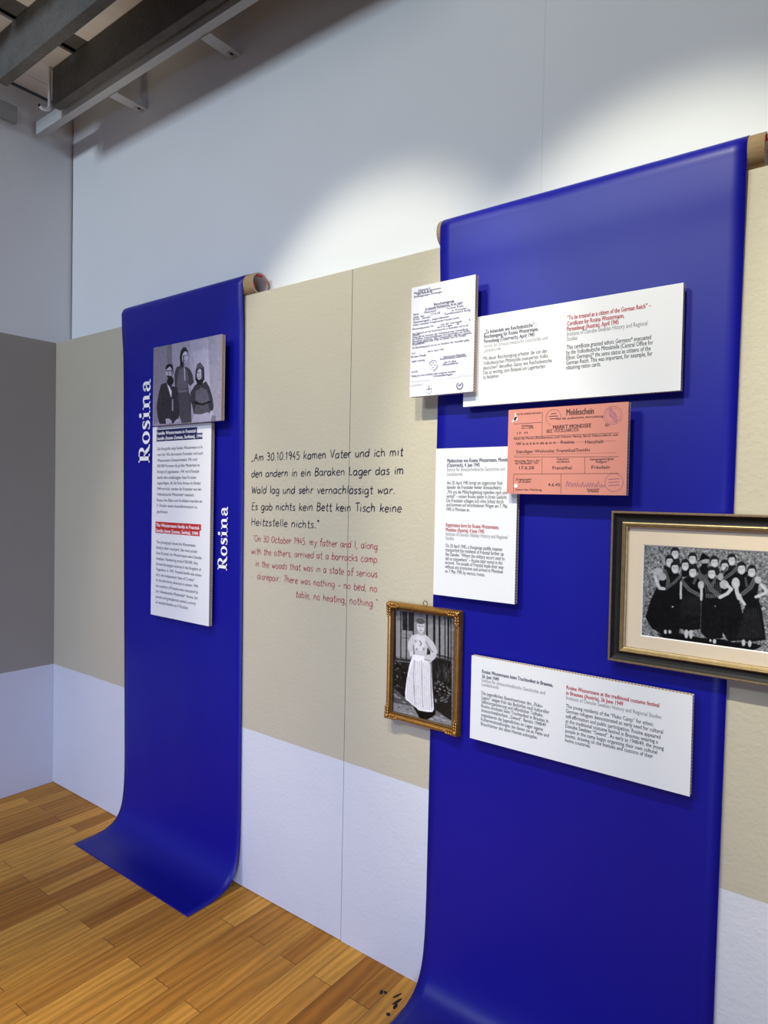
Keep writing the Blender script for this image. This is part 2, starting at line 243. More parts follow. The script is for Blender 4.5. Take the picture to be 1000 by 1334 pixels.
FAM=[('p',0.5,[(-0.018,-0.012),(0.392,-0.016),(0.42,0.847),(0.026,0.993)]),('p',0.44,[(0.278,-0.018),(0.382,-0.018),(0.405,0.598),(0.311,0.591)]),('p',0.66,[(0.755,0.01),(1.098,0.006),(1.193,1.012),(0.853,0.994),(0.765,0.506)]),('p',0.7,[(0.797,0.148),(1.101,0.136),(1.148,0.598),(0.92,0.52)]),('p',0.6,[(1.172,0.004),(1.345,0.006),(1.371,1.004),(1.23,1.002)]),('p',0.25,[(0.572,0.287),(0.491,0.297),(0.446,0.379),(0.461,0.529),(0.528,0.596),(0.5,0.729),(0.533,0.854),(0.616,0.997),(0.804,0.992),(0.791,0.834),(0.788,0.653),(0.766,0.554),(0.843,0.513),(0.812,0.414),(0.762,0.349),(0.682,0.31)]),('p',0.36,[(0.542,0.327),(0.514,0.435),(0.496,0.532),(0.568,0.587),(0.708,0.574),(0.735,0.455),(0.703,0.355),(0.633,0.318)]),('s',0.36,[(0.528,0.608),(0.728,0.612),(0.785,0.991),(0.616,0.994),(0.532,0.83)],26,0.2),('l',0.42,0.028,[(0.517,0.595),(0.609,0.605),(0.698,0.602)]),('l',0.7,0.02,[(0.647,0.319),(0.66,0.399),(0.662,0.466)]),('p',0.62,[(0.726,0.515),(0.766,0.554),(0.778,0.676),(0.744,0.625)]),('e',0.12,0.64,0.184,0.083,0.116),('p',0.12,[(0.569,0.158),(0.562,0.292),(0.622,0.298),(0.62,0.164)]),('e',0.74,0.66,0.195,0.06,0.075),('p',0.6,[(0.631,0.25),(0.701,0.252),(0.692,0.305),(0.647,0.313)]),('p',0.3,[(0.616,0.163),(0.644,0.167),(0.642,0.276),(0.622,0.274)]),('l',0.45,0.014,[(0.624,0.17),(0.656,0.17)]),('l',0.45,0.014,[(0.676,0.175),(0.699,0.175)]),('l',0.58,0.012,[(0.664,0.181),(0.661,0.215)]),('l',0.42,0.012,[(0.641,0.231),(0.681,0.231)]),('p',0.15,[(0.579,0.123),(0.608,0.08),(0.678,0.079),(0.714,0.138),(0.659,0.114),(0.619,0.14)]),('p',0.2,[(0.298,0.465),(0.171,0.481),(0.12,0.601),(0.08,0.763),(0.104,0.892),(0.149,0.98),(0.329,0.992),(0.535,0.988),(0.569,0.832),(0.525,0.682),(0.528,0.596),(0.469,0.535),(0.383,0.522)]),('s',0.26,[(0.172,0.504),(0.298,0.49),(0.386,0.696),(0.39,0.908),(0.115,0.892),(0.112,0.765)],22,0.14),('p',0.8,[(0.287,0.464),(0.345,0.519),(0.4,0.585),(0.39,0.674),(0.359,0.613)]),('l',0.55,0.029,[(0.417,0.698),(0.42,0.823)]),('e',0.66,0.341,0.338,0.079,0.075),('p',0.1,[(0.257,0.323),(0.273,0.256),(0.339,0.238),(0.408,0.258),(0.424,0.315),(0.433,0.378),(0.399,0.313),(0.353,0.271),(0.307,0.291),(0.284,0.301)]),('e',0.12,0.365,0.458,0.07,0.057),('l',0.14,0.025,[(0.305,0.391),(0.347,0.402),(0.393,0.409)]),('p',0.42,[(0.379,0.323),(0.414,0.326),(0.417,0.401),(0.388,0.405)]),('l',0.3,0.015,[(0.285,0.324),(0.324,0.323)]),('l',0.28,0.015,[(0.35,0.325),(0.399,0.327)]),('l',0.4,0.013,[(0.333,0.331),(0.33,0.37)]),('p',0.66,[(0.275,0.924),(0.338,0.92),(0.401,0.952),(0.412,0.986),(0.287,0.99)]),('p',0.66,[(0.443,0.988),(0.478,0.956),(0.534,0.931),(0.559,0.96),(0.505,0.995)]),('p',0.23,[(0.917,0.529),(0.854,0.556),(0.783,0.628),(0.786,0.737),(0.82,0.812),(0.852,0.916),(0.929,0.912),(1.117,0.89),(1.173,0.923),(1.223,0.838),(1.197,0.725),(1.139,0.598),(1.072,0.521),(0.997,0.55)]),('p',0.36,[(0.875,0.623),(0.998,0.586),(1.093,0.629),(1.151,0.763),(1.002,0.788),(0.877,0.732)]),('p',0.33,[(0.878,0.792),(1.115,0.79),(1.145,0.88),(1.005,0.907),(0.861,0.886)]),('l',0.12,0.023,[(0.848,0.753),(1.002,0.794),(1.151,0.769)]),('p',0.14,[(0.958,0.287),(0.897,0.309),(0.87,0.395),(0.866,0.479),(0.921,0.556),(0.997,0.56),(1.043,0.489),(1.031,0.352)]),('p',0.36,[(0.958,0.295),(0.897,0.32),(0.902,0.363),(0.955,0.344),(1.012,0.374),(1.011,0.326)]),('e',0.72,0.947,0.427,0.051,0.066),('p',0.34,[(0.975,0.394),(1.003,0.385),(1.011,0.492),(0.985,0.502)]),('l',0.42,0.013,[(0.91,0.409),(0.941,0.41)]),('l',0.45,0.011,[(0.931,0.467),(0.965,0.467)]),('l',0.55,0.011,[(0.949,0.415),(0.942,0.448)]),('p',0.66,[(0.851,0.892),(1.005,0.913),(1.126,0.888),(1.149,0.992),(0.863,0.995)]),('e',0.68,1.184,0.915,0.037,0.04),('p',0.7,[(0.814,0.962),(0.844,0.952),(0.845,0.994),(0.814,0.995)]),('p',0.45,[(1.192,0.93),(1.256,0.945),(1.266,0.998),(1.175,0.999)])]
LAD=[('p',0.52,[(-0.045,0.006),(0.648,-0.023),(0.653,0.42),(-0.02,0.464)]),('p',0.42,[(0.011,0.01),(0.636,-0.005),(0.639,0.084),(0.177,0.101),(0.013,0.111)]),('p',0.14,[(0.086,0.015),(0.221,0.013),(0.222,0.189),(0.092,0.195)]),('l',0.55,0.008,[(0.152,0.016),(0.156,0.192)]),('l',0.45,0.016,[(0.099,0.236),(0.18,0.233)]),('l',0.4,0.014,[(0.099,0.267),(0.167,0.266)]),('p',0.1,[(-0.019,0.509),(0.186,0.498),(0.181,0.809),(0.114,0.844),(-0.013,0.768)]),('p',0.12,[(0.433,0.392),(0.646,0.389),(0.66,0.948),(0.458,0.873)]),('p',0.5,[(-0.013,0.768),(0.155,0.853),(0.304,0.938),(0.485,0.933),(0.654,0.949),(0.655,0.992),(-0.007,1.01)]),('p',0.3,[(-0.013,0.768),(0.058,0.799),(0.237,0.908),(-0.009,0.914)]),('l',0.1,0.021,[(-0.017,0.02),(-0.005,0.496)]),('l',0.1,0.021,[(-0.0,0.02),(0.011,0.493)]),('l',0.1,0.012,[(0.069,0.017),(0.08,0.482)]),('l',0.1,0.012,[(0.134,0.015),(0.145,0.471)]),('l',0.1,0.012,[(0.215,0.011),(0.226,0.458)]),('l',0.1,0.019,[(0.369,0.006),(0.38,0.433)]),('l',0.1,0.011,[(0.443,0.003),(0.453,0.421)]),('l',0.1,0.019,[(0.452,0.003),(0.462,0.419)]),('l',0.1,0.019,[(0.507,0.0),(0.518,0.41)]),('l',0.1,0.011,[(0.566,-0.002),(0.576,0.401)]),('l',0.1,0.018,[(0.602,-0.003),(0.612,0.395)]),('l',0.1,0.011,[(0.63,-0.004),(0.64,0.39)]),('l',0.16,0.019,[(-0.019,0.492),(0.186,0.476)]),('l',0.3,0.011,[(0.472,0.396),(0.647,0.4)]),('l',0.14,0.013,[(0.445,0.368),(0.646,0.379)]),('e',0.05,0.035,0.538,0.01,0.007),('e',0.3,0.075,0.528,0.01,0.007),('e',0.3,0.067,0.743,0.01,0.007),('e',0.2,0.035,0.65,0.01,0.007),('e',0.2,0.129,0.708,0.009,0.007),('e',0.2,0.037,0.751,0.01,0.007),('e',0.2,0.128,0.546,0.009,0.007),('e',0.2,0.049,0.733,0.01,0.007),('e',0.05,0.013,0.672,0.01,0.007),('e',0.05,0.08,0.55,0.01,0.007),('e',0.2,0.048,0.753,0.01,0.007),('e',0.2,-0.002,0.593,0.01,0.007),('e',0.05,0.138,0.625,0.009,0.007),('e',0.05,0.067,0.58,0.01,0.007),('e',0.3,0.024,0.592,0.01,0.007),('e',0.2,0.012,0.635,0.01,0.007),('e',0.2,0.085,0.67,0.01,0.007),('e',0.3,0.024,0.688,0.01,0.007),('e',0.05,0.065,0.559,0.01,0.007),('e',0.2,0.043,0.602,0.01,0.007),('e',0.2,0.101,0.552,0.01,0.007),('e',0.4,0.012,0.531,0.01,0.007),('e',0.4,0.045,0.66,0.01,0.007),('e',0.2,0.021,0.756,0.01,0.007),('e',0.3,0.071,0.517,0.01,0.007),('e',0.2,0.148,0.737,0.009,0.007),('e',0.4,0.0,0.592,0.01,0.007),('e',0.3,0.125,0.602,0.009,0.007),('e',0.05,0.045,0.559,0.01,0.007),('e',0.4,0.045,0.574,0.01,0.007),('e',0.3,0.05,0.511,0.01,0.007),('e',0.2,0.073,0.599,0.01,0.007),('e',0.05,0.162,0.636,0.009,0.007),('e',0.4,0.159,0.599,0.009,0.007),('e',0.4,0.015,0.531,0.01,0.007),('e',0.3,0.1,0.75,0.01,0.007),('e',0.2,0.089,0.652,0.01,0.007),('e',0.2,0.16,0.522,0.009,0.007),('e',0.4,0.125,0.601,0.009,0.007),('e',0.05,0.076,0.567,0.01,0.007),('e',0.05,0.078,0.561,0.01,0.007),('e',0.4,0.042,0.74,0.01,0.007),('e',0.2,0.078,0.513,0.01,0.007),('e',0.4,0.041,0.646,0.01,0.007),('e',0.2,0.066,0.574,0.01,0.007),('e',0.3,0.01,0.756,0.01,0.007),('e',0.4,0.64,0.669,0.011,0.007),('e',0.5,0.555,0.625,0.011,0.007),('e',0.5,0.63,0.703,0.011,0.007),('e',0.25,0.531,0.738,0.011,0.007),('e',0.25,0.611,0.698,0.011,0.007),('e',0.06,0.53,0.687,0.011,0.007),('e',0.5,0.488,0.808,0.011,0.008),('e',0.5,0.483,0.795,0.011,0.008),('e',0.4,0.602,0.65,0.011,0.007),('e',0.06,0.621,0.727,0.011,0.007),('e',0.06,0.571,0.748,0.011,0.007),('e',0.5,0.508,0.616,0.011,0.007),('e',0.4,0.477,0.792,0.011,0.008),('e',0.06,0.542,0.758,0.011,0.007),('e',0.5,0.622,0.7,0.011,0.007),('e',0.06,0.501,0.735,0.011,0.007),('e',0.4,0.627,0.678,0.011,0.007),('e',0.06,0.48,0.736,0.011,0.008),('e',0.5,0.567,0.654,0.011,0.007),('e',0.4,0.478,0.637,0.011,0.008),('e',0.4,0.523,0.68,0.011,0.007),('e',0.06,0.488,0.725,0.011,0.008),('e',0.06,0.511,0.804,0.011,0.007),('e',0.06,0.513,0.709,0.011,0.007),('e',0.25,0.488,0.642,0.011,0.007),('e',0.06,0.56,0.69,0.011,0.007),('e',0.5,0.487,0.791,0.011,0.008),('e',0.06,0.583,0.781,0.011,0.007),('e',0.5,0.546,0.763,0.011,0.007),('e',0.5,0.535,0.642,0.011,0.007),('e',0.25,0.531,0.778,0.011,0.007),('e',0.5,0.567,0.779,0.011,0.007),('e',0.4,0.473,0.683,0.011,0.008),('e',0.06,0.557,0.745,0.011,0.007),('e',0.06,0.563,0.706,0.011,0.007),('e',0.5,0.616,0.664,0.011,0.007),('e',0.4,0.64,0.711,0.011,0.007),('e',0.06,0.576,0.664,0.011,0.007),('e',0.06,0.606,0.707,0.011,0.007),('e',0.5,0.577,0.688,0.011,0.007),('e',0.25,0.517,0.73,0.011,0.007),('e',0.5,0.494,0.634,0.011,0.007),('e',0.25,0.588,0.721,0.011,0.007),('e',0.25,0.625,0.666,0.011,0.007),('e',0.4,0.589,0.77,0.011,0.007),('e',0.5,0.544,0.79,0.011,0.007),('e',0.5,0.529,0.684,0.011,0.007),('e',0.4,0.522,0.618,0.011,0.007),('e',0.4,0.563,0.751,0.011,0.007),('e',0.4,0.61,0.752,0.011,0.007),('e',0.06,0.501,0.73,0.011,0.007),('e',0.4,0.587,0.792,0.011,0.007),('e',0.4,0.604,0.784,0.011,0.007),('e',0.5,0.503,0.71,0.011,0.007),('e',0.25,0.579,0.762,0.011,0.007),('e',0.5,0.618,0.727,0.011,0.007),('l',0.05,0.006,[(0.621,0.538),(0.621,0.592)]),('l',0.3,0.006,[(0.596,0.511),(0.605,0.563)]),('l',0.05,0.006,[(0.62,0.481),(0.628,0.532)]),('l',0.3,0.006,[(0.526,0.504),(0.52,0.559)]),('l',0.3,0.006,[(0.505,0.527),(0.507,0.581)]),('l',0.05,0.006,[(0.609,0.483),(0.612,0.536)]),('l',0.3,0.006,[(0.498,0.437),(0.506,0.49)]),('l',0.25,0.006,[(0.572,0.472),(0.577,0.524)]),('l',0.05,0.006,[(0.554,0.538),(0.562,0.59)]),('l',0.25,0.006,[(0.6,0.436),(0.595,0.49)]),('l',0.05,0.006,[(0.494,0.434),(0.5,0.487)]),('l',0.3,0.006,[(0.586,0.515),(0.584,0.568)]),('l',0.25,0.006,[(0.559,0.445),(0.556,0.499)]),('l',0.05,0.006,[(0.627,0.419),(0.622,0.473)]),('l',0.3,0.006,[(0.635,0.457),(0.639,0.509)]),('l',0.25,0.006,[(0.595,0.534),(0.601,0.586)]),('l',0.3,0.006,[(0.592,0.516),(0.586,0.57)]),('l',0.05,0.006,[(0.616,0.435),(0.612,0.488)]),('l',0.25,0.006,[(0.612,0.498),(0.611,0.551)]),('l',0.3,0.006,[(0.503,0.595),(0.503,0.649)]),('l',0.05,0.006,[(0.588,0.575),(0.584,0.629)]),('l',0.05,0.006,[(0.487,0.616),(0.494,0.668)]),('l',0.25,0.006,[(0.48,0.613),(0.475,0.668)]),('l',0.25,0.006,[(0.494,0.543),(0.492,0.597)]),('l',0.3,0.006,[(0.565,0.505),(0.567,0.558)]),('l',0.3,0.006,[(0.618,0.491),(0.623,0.543)]),('l',0.05,0.006,[(0.626,0.582),(0.625,0.635)]),('l',0.25,0.006,[(0.503,0.526),(0.499,0.58)]),('l',0.05,0.006,[(0.578,0.586),(0.585,0.638)]),('l',0.3,0.006,[(0.61,0.485),(0.604,0.539)]),('l',0.3,0.006,[(0.577,0.46),(0.579,0.513)]),('l',0.05,0.006,[(0.602,0.499),(0.608,0.551)]),('l',0.05,0.006,[(0.487,0.472),(0.494,0.524)]),('l',0.3,0.006,[(0.583,0.544),(0.582,0.598)]),('l',0.25,0.006,[(0.555,0.599),(0.551,0.653)]),('l',0.3,0.006,[(0.482,0.527),(0.486,0.58)]),('l',0.05,0.006,[(0.482,0.558),(0.488,0.611)]),('l',0.25,0.006,[(0.623,0.537),(0.625,0.59)]),('l',0.25,0.006,[(0.621,0.562),(0.616,0.616)]),('l',0.25,0.006,[(0.511,0.475),(0.518,0.528)]),('l',0.68,0.008,[(0.161,0.99),(0.191,0.993)]),('l',0.3,0.008,[(0.251,0.931),(0.28,0.934)]),('l',0.3,0.008,[(0.108,0.927),(0.138,0.93)]),('l',0.68,0.008,[(0.485,0.957),(0.513,0.96)]),('l',0.68,0.008,[(0.133,0.985),(0.163,0.988)]),('l',0.68,0.007,[(0.567,0.96),(0.595,0.962)]),('l',0.36,0.008,[(0.216,1.029),(0.246,1.032)]),('l',0.36,0.008,[(0.261,0.93),(0.29,0.933)]),('l',0.68,0.008,[(0.052,0.853),(0.083,0.856)]),('l',0.68,0.008,[(0.432,0.977),(0.46,0.979)]),('l',0.3,0.008,[(0.49,0.893),(0.518,0.896)]),('l',0.3,0.008,[(0.297,1.036),(0.326,1.038)]),('l',0.3,0.008,[(0.055,0.946),(0.086,0.949)]),('l',0.68,0.008,[(0.073,1.08),(0.103,1.082)]),('l',0.36,0.008,[(0.095,1.006),(0.126,1.009)]),('l',0.36,0.008,[(0.207,0.858),(0.237,0.86)]),('l',0.3,0.008,[(0.541,0.981),(0.569,0.983)]),('l',0.3,0.008,[(0.106,0.844),(0.136,0.847)]),('l',0.3,0.008,[(0.431,0.963),(0.459,0.966)]),('l',0.68,0.008,[(0.542,0.926),(0.569,0.929)]),('l',0.36,0.008,[(0.309,0.902),(0.338,0.904)]),('l',0.68,0.008,[(0.208,0.888),(0.237,0.891)]),('l',0.3,0.008,[(0.536,0.916),(0.564,0.919)]),('l',0.68,0.008,[(0.113,0.886),(0.143,0.888)]),('l',0.3,0.008,[(0.152,0.942),(0.182,0.945)]),('l',0.3,0.008,[(0.247,0.911),(0.277,0.914)]),('l',0.3,0.008,[(0.228,1.049),(0.257,1.051)]),('l',0.68,0.008,[(0.003,0.834),(0.034,0.837)]),('l',0.36,0.008,[(0.528,0.91),(0.556,0.913)]),('l',0.68,0.008,[(0.198,0.976),(0.228,0.979)]),('l',0.36,0.008,[(0.106,1.079),(0.136,1.082)]),('l',0.68,0.008,[(0.298,0.848),(0.327,0.85)]),('l',0.36,0.008,[(0.479,0.976),(0.507,0.979)]),('l',0.3,0.008,[(0.19,0.93),(0.22,0.933)]),('l',0.36,0.008,[(0.314,1.027),(0.343,1.03)]),('l',0.3,0.008,[(0.036,1.046),(0.066,1.049)]),('l',0.36,0.008,[(0.387,0.901),(0.415,0.904)]),('l',0.36,0.008,[(0.148,0.947),(0.178,0.949)]),('l',0.68,0.008,[(0.019,0.851),(0.049,0.854)]),('l',0.36,0.008,[(0.15,0.993),(0.18,0.995)]),('l',0.36,0.008,[(0.224,0.958),(0.253,0.961)]),('l',0.68,0.008,[(0.424,0.886),(0.452,0.888)]),('l',0.36,0.008,[(0.164,0.868),(0.193,0.871)]),('l',0.36,0.008,[(0.011,0.843),(0.042,0.846)]),('p',0.06,[(0.237,0.908),(0.484,0.879),(0.485,0.933),(0.397,0.995),(0.312,1.003)]),('p',0.9,[(0.222,0.409),(0.369,0.402),(0.409,0.45),(0.432,0.543),(0.442,0.65),(0.468,0.882),(0.453,0.912),(0.395,0.925),(0.297,0.929),(0.236,0.892),(0.144,0.855),(0.137,0.795),(0.153,0.659),(0.18,0.521)]),('s',0.9,[(0.223,0.469),(0.409,0.461),(0.44,0.65),(0.458,0.895),(0.297,0.918),(0.161,0.846),(0.163,0.657)],40,0.74),('l',0.55,0.013,[(0.423,0.48),(0.429,0.652),(0.445,0.865)]),('l',0.62,0.011,[(0.239,0.467),(0.23,0.645),(0.256,0.871)]),('l',0.66,0.01,[(0.318,0.454),(0.33,0.67),(0.342,0.887)]),('p',0.74,[(0.266,0.208),(0.204,0.23),(0.161,0.302),(0.156,0.358),(0.191,0.425),(0.225,0.425),(0.229,0.336),(0.244,0.405),(0.35,0.407),(0.357,0.447),(0.409,0.463),(0.472,0.407),(0.493,0.339),(0.449,0.26),(0.364,0.205),(0.312,0.204)]),('p',0.81,[(0.27,0.22),(0.234,0.248),(0.243,0.334),(0.303,0.369),(0.354,0.307),(0.352,0.231),(0.312,0.212)]),('p',0.18,[(0.382,0.313),(0.417,0.351),(0.414,0.379),(0.375,0.39)]),('l',0.4,0.011,[(0.222,0.326),(0.235,0.401)]),('l',0.45,0.012,[(0.294,0.272),(0.314,0.291),(0.301,0.314)]),('l',0.42,0.009,[(0.366,0.272),(0.406,0.32),(0.445,0.357)]),('e',0.6,0.248,0.279,0.013,0.015),('e',0.55,0.341,0.341,0.013,0.015),('e',0.52,0.263,0.353,0.011,0.011),('p',0.66,[(0.278,0.181),(0.331,0.179),(0.328,0.218),(0.283,0.219)]),('e',0.75,0.302,0.134,0.044,0.061),('e',0.3,0.298,0.083,0.049,0.028),('l',0.4,0.009,[(0.276,0.13),(0.294,0.13)]),('l',0.4,0.009,[(0.313,0.129),(0.33,0.128)]),('l',0.62,0.007,[(0.304,0.134),(0.302,0.156)]),('l',0.45,0.008,[(0.29,0.172),(0.316,0.171)]),('e',0.76,0.389,0.434,0.044,0.022),('l',0.45,0.006,[(0.357,0.437),(0.421,0.437)]),('e',0.8,0.2,0.412,0.019,0.022)]
